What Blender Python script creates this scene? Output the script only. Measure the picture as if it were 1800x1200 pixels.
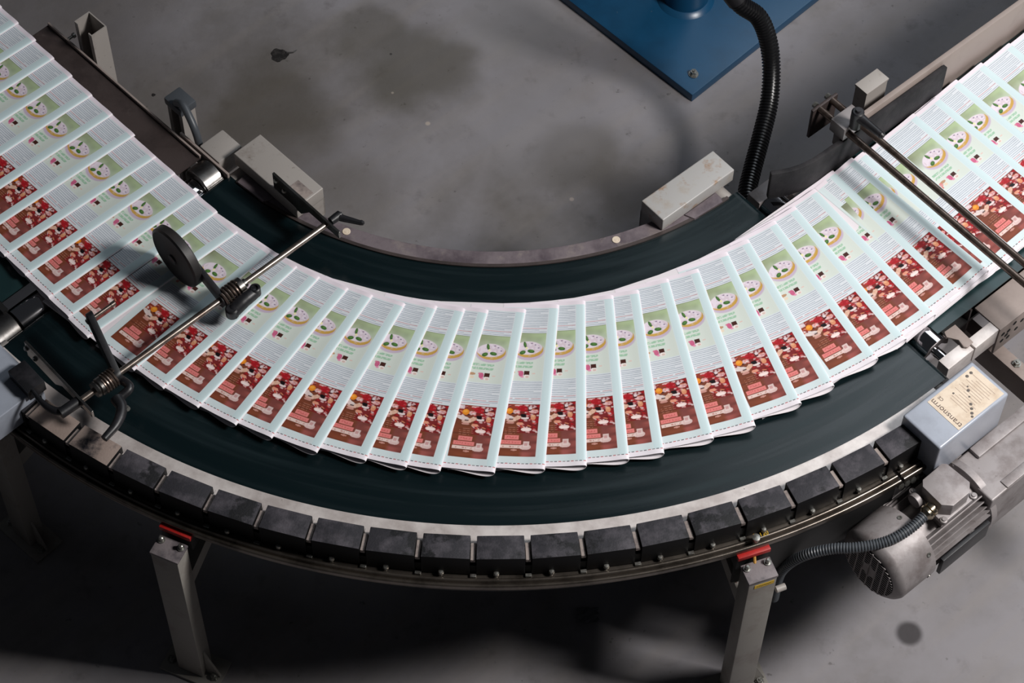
import bpy, bmesh, math, random
import numpy as np
from mathutils import Vector, Matrix
random.seed(4)
rng = np.random.default_rng(7)
for o in list(bpy.data.objects): bpy.data.objects.remove(o)
S = bpy.context.scene
COL = S.collection
ZB = 0.66                       # height of the belt surface above the floor
# ---------------------------------------------------------------- camera
F_PX, PITCH, ROLL = 4200.0, 0.993093652, 0.0190209511
CAM = Vector((0.0144262*4.5, -0.890514*4.5, ZB+4.5))
fw = Vector((0, math.cos(PITCH), -math.sin(PITCH)))
up0 = Vector((0, math.sin(PITCH), math.cos(PITCH)))
rt0 = Vector((1, 0, 0))
RT = math.cos(ROLL)*rt0 + math.sin(ROLL)*up0
UP = -math.sin(ROLL)*rt0 + math.cos(ROLL)*up0
cd = bpy.data.cameras.new('camera'); cam = bpy.data.objects.new('camera', cd); COL.objects.link(cam)
cd.sensor_width = 36.0; cd.lens = F_PX/1800*36; cd.clip_start = .1; cd.clip_end = 100
R3 = Matrix((RT, UP, -fw)).transposed()
cam.matrix_world = Matrix.Translation(CAM) @ R3.to_4x4()
S.camera = cam
# ---------------------------------------------------------------- light
S.view_settings.view_transform = 'Standard'; S.view_settings.look = 'None'
S.view_settings.exposure = 0.0; S.view_settings.gamma = 1.0; S.view_settings.use_curve_mapping = False
W = bpy.data.worlds.new('hall'); S.world = W; W.use_nodes = True
W.node_tree.nodes['Background'].inputs[0].default_value = (.62, .66, .75, 1)
W.node_tree.nodes['Background'].inputs[1].default_value = .03
def area(name, loc, target, sx, sy, power, color):
    l = bpy.data.lights.new(name, 'AREA'); l.shape = 'RECTANGLE'; l.size = sx; l.size_y = sy
    l.energy = power; l.color = color
    o = bpy.data.objects.new(name, l); COL.objects.link(o); o.location = loc
    o.rotation_euler = (Vector(target)-Vector(loc)).to_track_quat('-Z', 'Y').to_euler()
    o['label'] = 'bright hall ceiling lamp shining down on the conveyor'; o['category'] = 'lamp'
    return o
area('hall_lamp', (2.9, -1.7, 3.75), (.4, -.8, .6), .8, .8, 186, (1, .97, .945))
area('skylight', (2.9, 2.2, 5.4), (1.2, -.2, .6), 2.8, 3.2, 80, (.86, .93, 1))

# ---------------------------------------------------------------- helpers
def at(px, py, z):
    """the point at height z that the photograph (1800 x 1200) shows at px, py"""
    d = fw*F_PX + RT*(px-900) + UP*(600-py)
    return CAM + d*((z-CAM.z)/d.z)
AL, AR = math.radians(-134.5), math.radians(-48.5)
rL = Vector((math.cos(AL), math.sin(AL), 0)); tL = Vector((math.cos(math.radians(135.5)), math.sin(math.radians(135.5)), 0))
rR = Vector((math.cos(AR), math.sin(AR), 0)); tR = Vector((math.cos(math.radians(41.5)), math.sin(math.radians(41.5)), 0))
def PL(r, s, z): return rL*r + tL*s + Vector((0, 0, z))
def PR(r, s, z): return rR*r + tR*s + Vector((0, 0, z))
def lin(c): return tuple(((x/12.92) if x <= .04045 else ((x+.055)/1.055)**2.4) for x in c)
def rgb(r, g, b): return lin((r/255, g/255, b/255))

MATS = {}
def mat(name, c, rough=.5, metal=0., c2=None, scale=20., thr=(.45, .65), bump=0., bscale=200., spec=.5, stretch=None, c3=None, scale3=60, thr3=(.6, .7)):
    m = bpy.data.materials.new(name); m.use_nodes = True; nt = m.node_tree; b = nt.nodes['Principled BSDF']
    b.inputs['Base Color'].default_value = (*c, 1); b.inputs['Roughness'].default_value = rough
    b.inputs['Metallic'].default_value = metal; b.inputs['Specular IOR Level'].default_value = spec
    tc = nt.nodes.new('ShaderNodeTexCoord'); src = tc.outputs['Object']
    if stretch:
        mp = nt.nodes.new('ShaderNodeMapping'); mp.inputs['Scale'].default_value = stretch[0]; mp.inputs['Rotation'].default_value = (0, 0, stretch[1])
        nt.links.new(src, mp.inputs[0]); src = mp.outputs[0]
    prev = None
    def layer(prev, ca, cb, sc, th):
        n = nt.nodes.new('ShaderNodeTexNoise'); n.inputs['Scale'].default_value = sc; n.inputs['Detail'].default_value = 6; n.inputs['Roughness'].default_value = .65
        nt.links.new(src, n.inputs['Vector'])
        r = nt.nodes.new('ShaderNodeMapRange'); r.inputs[1].default_value = th[0]; r.inputs[2].default_value = th[1]
        nt.links.new(n.outputs['Fac'], r.inputs[0])
        x = nt.nodes.new('ShaderNodeMix'); x.data_type = 'RGBA'
        nt.links.new(r.outputs[0], x.inputs[0])
        if prev is None: x.inputs[6].default_value = (*ca, 1)
        else: nt.links.new(prev, x.inputs[6])
        x.inputs[7].default_value = (*cb, 1)
        return x.outputs[2]
    if c2: prev = layer(None, c, c2, scale, thr)
    if c3: prev = layer(prev, c, c3, scale3, thr3)
    if prev is not None: nt.links.new(prev, b.inputs['Base Color'])
    if bump:
        n = nt.nodes.new('ShaderNodeTexNoise'); n.inputs['Scale'].default_value = bscale; n.inputs['Detail'].default_value = 4
        nt.links.new(src, n.inputs['Vector'])
        bp = nt.nodes.new('ShaderNodeBump'); bp.inputs['Strength'].default_value = bump; bp.inputs['Distance'].default_value = .002
        nt.links.new(n.outputs['Fac'], bp.inputs['Height']); nt.links.new(bp.outputs[0], b.inputs['Normal'])
    MATS[name] = m; return m

M = {}
M['greypaint'] = mat('warm grey paint', rgb(158, 152, 147), .45, c2=rgb(128, 118, 110), scale=14, thr=(.55, .75), bump=.05, c3=rgb(95, 84, 76), scale3=70, thr3=(.66, .72))
M['beampaint'] = mat('beam grey paint', rgb(150, 137, 131), .5, c2=rgb(135, 122, 116), scale=8, bump=.04)
M['castgrey'] = mat('cast grey aluminium', rgb(150, 144, 144), .5, .25, c2=rgb(124, 116, 115), scale=18, bump=.12, bscale=120, c3=rgb(100, 90, 86), scale3=55, thr3=(.64, .74))
M['coverpaint'] = mat('pale grey cover paint', rgb(168, 166, 164), .38, c2=rgb(160, 148, 135), scale=13, thr=(.55, .72), c3=rgb(150, 122, 98), scale3=20, thr3=(.56, .68), bump=.04)
M['bluecover'] = mat('cool grey enamel', rgb(160, 166, 178), .3, c2=rgb(148, 153, 164), scale=10, bump=.02)
M['steel'] = mat('brushed steel', rgb(150, 148, 146), .32, 1., c2=rgb(110, 104, 98), scale=12, bump=.03)
M['strip'] = mat('milled aluminium strip', rgb(226, 218, 214), .38, .3, c2=rgb(188, 178, 174), scale=9, thr=(.4, .6), c3=rgb(90, 70, 60), scale3=60, thr3=(.7, .73), bump=.05)
M['chrome'] = mat('polished chrome', rgb(210, 208, 210), .08, 1.)
M['railmetal'] = mat('worn rail steel', rgb(120, 112, 104), .3, .85, c2=rgb(72, 66, 60), scale=10, bump=.05)
M['rodmetal'] = mat('rod steel', rgb(150, 140, 132), .3, .9, c2=rgb(110, 98, 90), scale=30)
M['darkrod'] = mat('dull rod steel', rgb(122, 108, 100), .33, .85, c2=rgb(84, 72, 66), scale=30)
M['bolt'] = mat('zinc bolt', rgb(165, 165, 160), .35, .85, c2=rgb(110, 105, 100), scale=80)
M['black'] = mat('black plastic', rgb(24, 24, 27), .42, c2=rgb(48, 46, 50), scale=22, thr=(.5, .75), bump=.06)
M['rubber'] = mat('dusty black rubber', rgb(26, 25, 28), .7, c2=rgb(52, 50, 52), scale=12, thr=(.42, .7), bump=.25, bscale=160, spec=.3)
M['block'] = mat('scuffed black block', rgb(46, 45, 50), .62, c2=rgb(88, 84, 90), scale=16, thr=(.45, .72), bump=.3, bscale=260, spec=.35, c3=rgb(24, 24, 27), scale3=9, thr3=(.55, .6))
M['dustblock'] = mat('dust covered block', rgb(150, 134, 126), .8, c2=rgb(45, 43, 48), scale=9, thr=(.5, .62), bump=.3, spec=.2)
M['innerrim'] = mat('stained inner rim', rgb(112, 102, 106), .55, c2=rgb(78, 68, 74), scale=9, thr=(.42, .62), bump=.2, bscale=140, c3=rgb(132, 122, 118), scale3=22, thr3=(.55, .75))
M['darkplate'] = mat('dark brown steel', rgb(76, 66, 64), .45, .3, c2=rgb(56, 48, 47), scale=7, bump=.1, c3=rgb(100, 90, 86), scale3=16, thr3=(.66, .8))
M['frame'] = mat('black frame', rgb(12, 12, 13), .6, c2=rgb(20, 19, 19), scale=8)
M['legpaint'] = mat('leg paint', rgb(138, 134, 128), .5, c2=rgb(118, 110, 104), scale=10, thr=(.5, .7), c3=rgb(110, 60, 50), scale3=40, thr3=(.7, .72), bump=.05)
M['capdark'] = mat('leg cap', rgb(120, 112, 114), .6, c2=rgb(78, 72, 76), scale=24, bump=.2)
M['red'] = mat('red plastic', rgb(172, 30, 26), .45, c2=rgb(150, 24, 20), scale=40)
M['bluepaint'] = mat('blue machine paint', rgb(20, 70, 104), .32, c2=rgb(17, 60, 90), scale=5, bump=.03, c3=rgb(90, 105, 112), scale3=30, thr3=(.7, .76))
M['hose'] = mat('black hose', rgb(18, 18, 20), .3, spec=.6)
M['conduit'] = mat('grey conduit', rgb(70, 74, 79), .42)
M['brass'] = mat('nickel gland', rgb(200, 188, 165), .22, 1.)
M['paperwhite'] = mat('paper white', rgb(228, 222, 226), .6, spec=.25)
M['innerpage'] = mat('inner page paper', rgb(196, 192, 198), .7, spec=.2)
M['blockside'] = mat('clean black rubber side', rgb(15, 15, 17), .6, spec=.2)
M['spacer'] = mat('dusty spacer', rgb(150, 138, 132), .7, c2=rgb(104, 94, 92), scale=30)
M['label'] = mat('cream label', rgb(218, 202, 182), .5, c2=rgb(200, 180, 158), scale=25, c3=rgb(120, 104, 92), scale3=30, thr3=(.66, .74))
M['ink'] = mat('ink', rgb(96, 80, 74), .6)
M['yellow'] = mat('yellow mark', rgb(205, 165, 30), .5)
M['tyre'] = mat('wheel rubber', rgb(30, 29, 30), .5, c2=rgb(52, 48, 47), scale=14, thr=(.4, .7), bump=.05, stretch=((1, 1, 1), 0))
M['dark'] = mat('recess', rgb(8, 8, 8), .8)
M['scrap'] = mat('crumpled scrap', rgb(95, 95, 98), .7)
M['stain'] = mat('oil stain', rgb(38, 36, 36), .35, c2=rgb(60, 57, 56), scale=60)

# belt: dark green, faint circular scuffs round the curve centre
def belt_mat(name, base, curved):
    m = mat(name, base, .34, bump=0, spec=.5); nt = m.node_tree; b = nt.nodes['Principled BSDF']
    tc = nt.nodes.new('ShaderNodeTexCoord')
    n = nt.nodes.new('ShaderNodeTexNoise'); n.inputs['Detail'].default_value = 5; n.inputs['Scale'].default_value = 1
    if curved:
        sx = nt.nodes.new('ShaderNodeSeparateXYZ'); nt.links.new(tc.outputs['Object'], sx.inputs[0])
        ln = nt.nodes.new('ShaderNodeVectorMath'); ln.operation = 'LENGTH'; nt.links.new(tc.outputs['Object'], ln.inputs[0])
        an = nt.nodes.new('ShaderNodeMath'); an.operation = 'ARCTAN2'; nt.links.new(sx.outputs[1], an.inputs[0]); nt.links.new(sx.outputs[0], an.inputs[1])
        m1 = nt.nodes.new('ShaderNodeMath'); m1.operation = 'MULTIPLY'; m1.inputs[1].default_value = 42; nt.links.new(ln.outputs['Value'], m1.inputs[0])
        m2 = nt.nodes.new('ShaderNodeMath'); m2.operation = 'MULTIPLY'; m2.inputs[1].default_value = 2.2; nt.links.new(an.outputs[0], m2.inputs[0])
        cx = nt.nodes.new('ShaderNodeCombineXYZ'); nt.links.new(m1.outputs[0], cx.inputs[0]); nt.links.new(m2.outputs[0], cx.inputs[1])
        nt.links.new(cx.outputs[0], n.inputs['Vector'])
    else:
        n.inputs['Scale'].default_value = 6; nt.links.new(tc.outputs['Object'], n.inputs['Vector'])
    r = nt.nodes.new('ShaderNodeMapRange'); r.inputs[1].default_value = .35; r.inputs[2].default_value = .7; r.inputs[3].default_value = .2; r.inputs[4].default_value = .36
    nt.links.new(n.outputs['Fac'], r.inputs[0]); nt.links.new(r.outputs[0], b.inputs['Roughness'])
    x = nt.nodes.new('ShaderNodeMix'); x.data_type = 'RGBA'; x.inputs[6].default_value = (*base, 1); x.inputs[7].default_value = (*[c*1.6+.002 for c in base], 1)
    r2 = nt.nodes.new('ShaderNodeMapRange'); r2.inputs[1].default_value = .5; r2.inputs[2].default_value = .75; nt.links.new(n.outputs['Fac'], r2.inputs[0])
    nt.links.new(r2.outputs[0], x.inputs[0]); nt.links.new(x.outputs[2], b.inputs['Base Color'])
    return m
M['curvebelt'] = belt_mat('dark green curve belt', rgb(10, 23, 26), True)
M['greenbelt'] = belt_mat('dark green straight belt', rgb(26, 46, 48), False)

def mesh(name, v, f, m, parent=None, smooth=False, mats=None, fm=None):
    me = bpy.data.meshes.new(name); me.from_pydata([tuple(p) for p in v], [], [tuple(q) for q in f]); me.update()
    for mm in (mats or [m]): me.materials.append(mm)
    if fm: me.polygons.foreach_set('material_index', fm)
    if smooth:
        me.polygons.foreach_set('use_smooth', [True]*len(me.polygons))
    o = bpy.data.objects.new(name, me); COL.objects.link(o)
    if parent: o.parent = parent; o.matrix_parent_inverse = Matrix.Identity(4); o.location = -ROOT.get(parent.name, Vector((0, 0, 0)))
    if smooth == 'auto': sharp(me)
    return o
ROOT = {}
def sharp(me):
    bm = bmesh.new(); bm.from_mesh(me)
    for e in bm.edges:
        if len(e.link_faces) == 2 and e.calc_face_angle(0) > math.radians(35): e.smooth = False
    bm.to_mesh(me); bm.free()
class G:
    """collects solids; build() links them as ONE mesh object"""
    def __init__(s): s.v = []; s.f = []
    def add(s, v, f):
        k = len(s.v); s.v += [Vector(p) for p in v]; s.f += [tuple(i+k for i in q) for q in f]; return s
    def prism(s, poly, z0, z1):
        n = len(poly); a = [(p[0], p[1], z0) for p in poly]; b = [(p[0], p[1], z1) for p in poly]
        ar = sum(poly[i][0]*poly[(i+1) % n][1]-poly[(i+1) % n][0]*poly[i][1] for i in range(n))
        f = [tuple(range(n-1, -1, -1)), tuple(range(n, 2*n))]+[(i, (i+1) % n, n+(i+1) % n, n+i) for i in range(n)]
        if ar < 0: f = [q[::-1] for q in f]
        return s.add(a+b, f)
    def box(s, c, x, y, z, lx, ly, lz):
        """centre, three axes, full sizes"""
        c = Vector(c); x = Vector(x).normalized()*lx/2; y = Vector(y).normalized()*ly/2; z = Vector(z).normalized()*lz/2
        v = [c+a*x+b*y+d*z for d in (-1, 1) for a, b in ((-1, -1), (1, -1), (1, 1), (-1, 1))]
        f = [(3, 2, 1, 0), (4, 5, 6, 7)]+[(i, (i+1) % 4, 4+(i+1) % 4, 4+i) for i in range(4)]
        if x.cross(y).dot(z) < 0: f = [q[::-1] for q in f]
        return s.add(v, f)
    def tube(s, path, r, n=12, cap=True, flat=None):
        path = [Vector(p) for p in path]; m = len(path)
        rr = r if hasattr(r, '__len__') else [r]*m
        T = [(path[min(i+1, m-1)]-path[max(i-1, 0)]).normalized() for i in range(m)]
        a = Vector((0, 0, 1)) if abs(T[0].z) < .9 else Vector((1, 0, 0))
        N = (a-T[0]*a.dot(T[0])).normalized(); v = []
        for i in range(m):
            N = (N-T[i]*N.dot(T[i])).normalized(); B = T[i].cross(N)
            fl = flat or 1
            v += [path[i]+(N*math.cos(t)+B*math.sin(t)*fl)*rr[i] for t in [2*math.pi*k/n for k in range(n)]]
        f = [(i*n+k, i*n+(k+1) % n, (i+1)*n+(k+1) % n, (i+1)*n+k) for i in range(m-1) for k in range(n)]
        if cap: f += [tuple(range(n-1, -1, -1)), tuple((m-1)*n+k for k in range(n))]
        return s.add(v, f)
    def cyl(s, p, q, r, n=24): return s.tube([p, q], r, n)
    def lathe(s, p, axis, prof, n=40):
        """profile [(distance along axis, radius)]; closed"""
        p = Vector(p); T = Vector(axis).normalized(); a = Vector((0, 0, 1)) if abs(T.z) < .9 else Vector((1, 0, 0))
        N = (a-T*a.dot(T)).normalized(); B = T.cross(N); v = []
        for d, r in prof: v += [p+T*d+(N*math.cos(t)+B*math.sin(t))*r for t in [2*math.pi*k/n for k in range(n)]]
        m = len(prof)
        f = [(i*n+k, i*n+(k+1) % n, (i+1)*n+(k+1) % n, (i+1)*n+k) for i in range(m-1) for k in range(n)]
        f += [tuple(range(n-1, -1, -1)), tuple((m-1)*n+k for k in range(n))]
        return s.add(v, f)
    def ring(s, prof, a0, a1, n, cap=True):
        """sweep a closed (r, z) profile about the curve centre"""
        m = len(prof); v = []
        for i in range(n+1):
            t = a0+(a1-a0)*i/n
            v += [(r*math.cos(t), r*math.sin(t), z) for r, z in prof]
        f = [(i*m+k, (i+1)*m+k, (i+1)*m+(k+1) % m, i*m+(k+1) % m) for i in range(n) for k in range(m)]
        if cap: f += [tuple(range(m)), tuple(n*m+k for k in range(m-1, -1, -1))]
        k = len(s.v); s.add(v, f); return s
    def build(s, name, m, parent=None, smooth=False, bevel=0, seg=2):
        o = mesh(name, s.v, s.f, M[m] if isinstance(m, str) else m, parent)
        bm = bmesh.new(); bm.from_mesh(o.data); bmesh.ops.recalc_face_normals(bm, faces=bm.faces)
        if bevel:
            eds = [e for e in bm.edges if len(e.link_faces) == 2 and e.calc_face_angle(0) > math.radians(40)]
            bmesh.ops.bevel(bm, geom=eds, offset=bevel, segments=seg, profile=.6, affect='EDGES', clamp_overlap=True)
        for fc in bm.faces: fc.smooth = bool(smooth or bevel)
        for e in bm.edges:
            if len(e.link_faces) == 2 and e.calc_face_angle(0) > math.radians(38): e.smooth = False
        bm.to_mesh(o.data); bm.free()
        return o
def tag(o, label, cat=None, group=None, kind=None):
    o['label'] = label
    if cat: o['category'] = cat
    if group: o['group'] = group
    if kind: o['kind'] = kind
    return o
def thing(name, loc, label, cat, group=None):
    o = bpy.data.objects.new(name, None); o.empty_display_size = .05; COL.objects.link(o); o.location = loc
    ROOT[o.name] = Vector(loc)
    return tag(o, label, cat, group)
def sub(o, parent_root):
    """children of a mesh part: mesh coordinates are world ones, the part already carries the offset"""
    return o
def part2(g, name, m, parentpart, **k):
    o = g.build(name, m, None, **k); o.parent = parentpart; o.location = (0, 0, 0); return o
def arc(a, b, n): return [a+(b-a)*i/n for i in range(n+1)]
def bez(pts, n=40):
    """smooth path through points"""
    P = [Vector(p) for p in pts]; P = [P[0]*2-P[1]]+P+[P[-1]*2-P[-2]]; out = []
    k = len(P)-3
    for i in range(k):
        for j in range(n):
            t = j/n; a, b, c, d = P[i:i+4]
            out.append(.5*((2*b)+(-a+c)*t+(2*a-5*b+4*c-d)*t*t+(-a+3*b-3*c+d)*t**3))
    out.append(P[-2]); return out
def resample(path, step):
    out = [path[0]]; acc = 0
    for a, b in zip(path, path[1:]):
        L = (b-a).length
        while acc+L >= step:
            t = (step-acc)/L; a = a+(b-a)*t; out.append(a.copy()); L = (b-a).length; acc = 0
        acc += L
    return out
def hexbolt(p, axis, r, h, shank=0):
    g = G(); p = Vector(p); A = Vector(axis).normalized()
    g.lathe(p, A, [(-shank, r*.5), (0, r*.5), (0, r*1.35), (h*.25, r*1.35), (h*.25, r), (h, r), (h, r*.45), (h*1.3, r*.45)], 6 if r > .004 else 8)
    return g

# ---------------------------------------------------------------- floor
fm = mat('concrete floor', rgb(122, 120, 121), .55, spec=.3)
nt = fm.node_tree; b = nt.nodes['Principled BSDF']; tc = nt.nodes.new('ShaderNodeTexCoord')
def nz(scale, detail, vec, lo, hi, rough=.6):
    n = nt.nodes.new('ShaderNodeTexNoise'); n.inputs['Scale'].default_value = scale; n.inputs['Detail'].default_value = detail; n.inputs['Roughness'].default_value = rough
    nt.links.new(vec, n.inputs['Vector']); r = nt.nodes.new('ShaderNodeMapRange'); r.inputs[1].default_value = lo; r.inputs[2].default_value = hi
    nt.links.new(n.outputs['Fac'], r.inputs[0]); return r.outputs[0]
def mixc(fac, prev, c, k=1.):
    x = nt.nodes.new('ShaderNodeMix'); x.data_type = 'RGBA'
    mm = nt.nodes.new('ShaderNodeMath'); mm.operation = 'MULTIPLY'; mm.inputs[1].default_value = k; nt.links.new(fac, mm.inputs[0]); nt.links.new(mm.outputs[0], x.inputs[0])
    if isinstance(prev, tuple): x.inputs[6].default_value = (*prev, 1)
    else: nt.links.new(prev, x.inputs[6])
    x.inputs[7].default_value = (*c, 1); return x.outputs[2]
ob = tc.outputs['Object']
mp = nt.nodes.new('ShaderNodeMapping'); mp.vector_type = 'TEXTURE'; mp.inputs['Rotation'].default_value = (0, 0, math.radians(42)); mp.inputs['Scale'].default_value = (1.6, .16, 1); nt.links.new(ob, mp.inputs[0])
col = mixc(nz(2.2, 7, ob, .42, .68), rgb(142, 139, 143), rgb(110, 105, 102), .7)
col = mixc(nz(2.0, 5, mp.outputs[0], .45, .75), col, rgb(150, 143, 138), .45)
col = mixc(nz(1.3, 6, ob, .55, .72), col, rgb(76, 72, 62), .6)
col = mixc(nz(14, 6, ob, .58, .8), col, rgb(80, 74, 74), .5)
col = mixc(nz(34, 3, ob, .68, .74), col, rgb(60, 56, 54), .5)
dist = nt.nodes.new('ShaderNodeTexNoise'); dist.inputs['Scale'].default_value = 3.5; dist.inputs['Detail'].default_value = 5; nt.links.new(ob, dist.inputs['Vector'])
dv = nt.nodes.new('ShaderNodeVectorMath'); dv.operation = 'MULTIPLY_ADD'; dv.inputs[1].default_value = (.28, .28, 0); nt.links.new(dist.outputs['Color'], dv.inputs[0]); nt.links.new(ob, dv.inputs[2])
def blob(px, py, r, c, k, soft=.6, warp=True):
    global col
    p = at(px, py, 0); sub_ = nt.nodes.new('ShaderNodeVectorMath'); sub_.operation = 'DISTANCE'
    nt.links.new(dv.outputs[0] if warp else ob, sub_.inputs[0]); off = .14 if warp else 0
    sub_.inputs[1].default_value = (p.x+off, p.y+off, 0)
    r_ = nt.nodes.new('ShaderNodeMapRange'); r_.inputs[1].default_value = r; r_.inputs[2].default_value = r*(1-soft); r_.interpolation_type = 'SMOOTHSTEP'
    nt.links.new(sub_.outputs['Value'], r_.inputs[0]); col = mixc(r_.outputs[0], col, c, k)
blob(300, 330, .75, rgb(84, 78, 72), .8, .9); blob(120, 20, .5, rgb(78, 72, 68), .6, .9)
blob(480, 190, .24, rgb(74, 68, 58), .6); blob(740, 120, .20, rgb(80, 76, 66), .65); blob(1010, 270, .17, rgb(84, 78, 66), .6)
blob(640, 60, .13, rgb(80, 76, 66), .5); blob(1120, 330, .13, rgb(86, 80, 72), .45); blob(620, 330, .16, rgb(96, 90, 82), .4)
blob(900, 40, .22, rgb(140, 138, 140), .5); blob(950, 230, .25, rgb(134, 132, 136), .4); blob(1500, 200, .3, rgb(134, 130, 132), .4)
blob(1598, 1113, .040, rgb(52, 48, 50), .9, .45, False); blob(752, 217, .009, rgb(178, 166, 156), .8, .5, False); blob(1005, 350, .008, rgb(180, 168, 160), .7, .5, False)
blob(690, 163, .005, rgb(170, 160, 150), .6, .5, False); blob(687, 95, .005, rgb(40, 38, 38), .7, .5, False)
nt.links.new(col, b.inputs['Base Color'])
bn = nt.nodes.new('ShaderNodeBump'); bn.inputs['Strength'].default_value = .12; bn.inputs['Distance'].default_value = .004
nt.links.new(nz(60, 5, ob, 0, 1), bn.inputs['Height']); nt.links.new(bn.outputs[0], b.inputs['Normal'])
o = G().prism([(-7, -5), (7, -5), (7, 7), (-7, 7)], -.1, 0).build('floor', fm); o['kind'] = 'structure'; o['label'] = 'stained grey concrete hall floor'

def splat(name, px, py, r, lab, cat, m, sq=1., tail=False):
    c = at(px, py, 0); n = 26; pts = []
    for i in range(n):
        t = 2*math.pi*i/n; q = r*(1+.12*math.sin(3*t+1)+.07*math.sin(7*t)); pts.append((c.x+q*math.cos(t), c.y+q*math.sin(t)*sq))
    g = G().prism(pts, .0003, .0012)
    if tail: g.tube([c+Vector((r*.8, r*.3, .001)), c+Vector((r*1.6, r*.42, .001)), c+Vector((r*2.0, r*.8, .001))], [.003, .002, .001], 6)
    return tag(g.build(name, m), lab, cat)
splat('oil_stain', 491, 97, .024, 'small dark oily blot with a thin tail on the concrete behind the curve', 'stain', 'stain', .95, True)
splat('oil_stain', 270, 167, .005, 'tiny black spot on the concrete beside the metal post', 'stain', 'stain')
c = at(1030, 1082, 0)
g = G(); n = 5
vv = [(c.x+(i/n-.5)*.052+.006*(j % 2), c.y+(j/n-.5)*.04, .002+.006*abs(math.sin(i*2.1+j*1.3))) for j in range(n+1) for i in range(n+1)]
g.add(vv, [(j*(n+1)+i, j*(n+1)+i+1, (j+1)*(n+1)+i+1, (j+1)*(n+1)+i) for j in range(n) for i in range(n)])
tag(g.build('paper_scrap', 'scrap'), 'crumpled grey scrap of paper on the dark floor in front of the curve', 'scrap')

# ---------------------------------------------------------------- curved conveyor
RB0, RB1, RK0, RK1 = .869, 1.547, 1.586, 1.643
A0, A1 = math.radians(-133.6), math.radians(-48.4)
cv = thing('curve_conveyor', (0, -1.21, 0), 'curved belt conveyor with dark green belt and black blocks along its steel outer rim', 'conveyor')
NB = 96
g = G()
prof = [(RB0, ZB), (RB0+.01, ZB+.0005), (RB1, ZB+.0005), (RB1, ZB-.004), (RB0, ZB-.004)]
g.ring(prof, A0, A1, NB)
# rolled-over ends of the belt
for a, t in ((A0, tL), (A1, tR)):
    rv = Vector((math.cos(a), math.sin(a), 0)); nn = Vector((math.sin(a), -math.cos(a), 0)) if t is tL else Vector((-math.sin(a), math.cos(a), 0))
    R = .024; pts = []
    for i in range(11):
        th = math.pi*i/10; pts.append((math.sin(th)*R, ZB+.0005-R+math.cos(th)*R))
    v = []
    for r in (RB0, RB1):
        for d, z in pts: v.append(rv*r+nn*d+Vector((0, 0, z)))
    g.add(v, [(i, i+1, 11+i+1, 11+i) for i in range(10)]+[tuple(range(11)), tuple(range(21, 10, -1))])
g.build('belt', 'curvebelt', cv)
g = G(); g.ring([(RB0+.01, ZB-.0485), (RB1-.01, ZB-.0485), (RB1-.01, ZB-.052), (RB0+.01, ZB-.052)], A0, A1, 48); g.build('return_belt', 'curvebelt', cv)
g = G(); g.ring([(RB0+.02, ZB-.006), (RB1+.0, ZB-.006), (RB1+.0, ZB-.046), (RB0+.02, ZB-.046)], A0+.03, A1-.03, 48); g.build('belt_bed', 'frame', cv)
# inner rim
IR0 = .829
g = G(); g.ring([(IR0, ZB+.003), (RB0-.004, ZB+.003), (RB0-.003, ZB-.03), (RB0-.03, ZB-.03), (RB0-.03, ZB-.12), (IR0, ZB-.12)], A0+.035, A1-.035, 72)
g.build('inner_rim', 'innerrim', cv, bevel=.0012, seg=1)
g = G(); g.ring([(RB0-.0035, ZB+.0045), (RB0+.0045, ZB+.0045), (RB0+.0045, ZB+.001), (RB0-.0035, ZB+.001)], A0+.02, A1-.02, 72); g.build('edge_seal', 'darkplate', cv)
for px, py in ((609, 407), (1083, 421.5)):
    p = at(px, py, ZB+.003)
    g = G().lathe(p, (0, 0, 1), [(0, .0095), (.0015, .0095), (.002, .008), (.0012, .0045), (.0018, .004), (.0018, .0001)], 20)
    w = tag(g.build('washer', 'label', cv, smooth=True), 'pale plastic screw plug')
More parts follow.
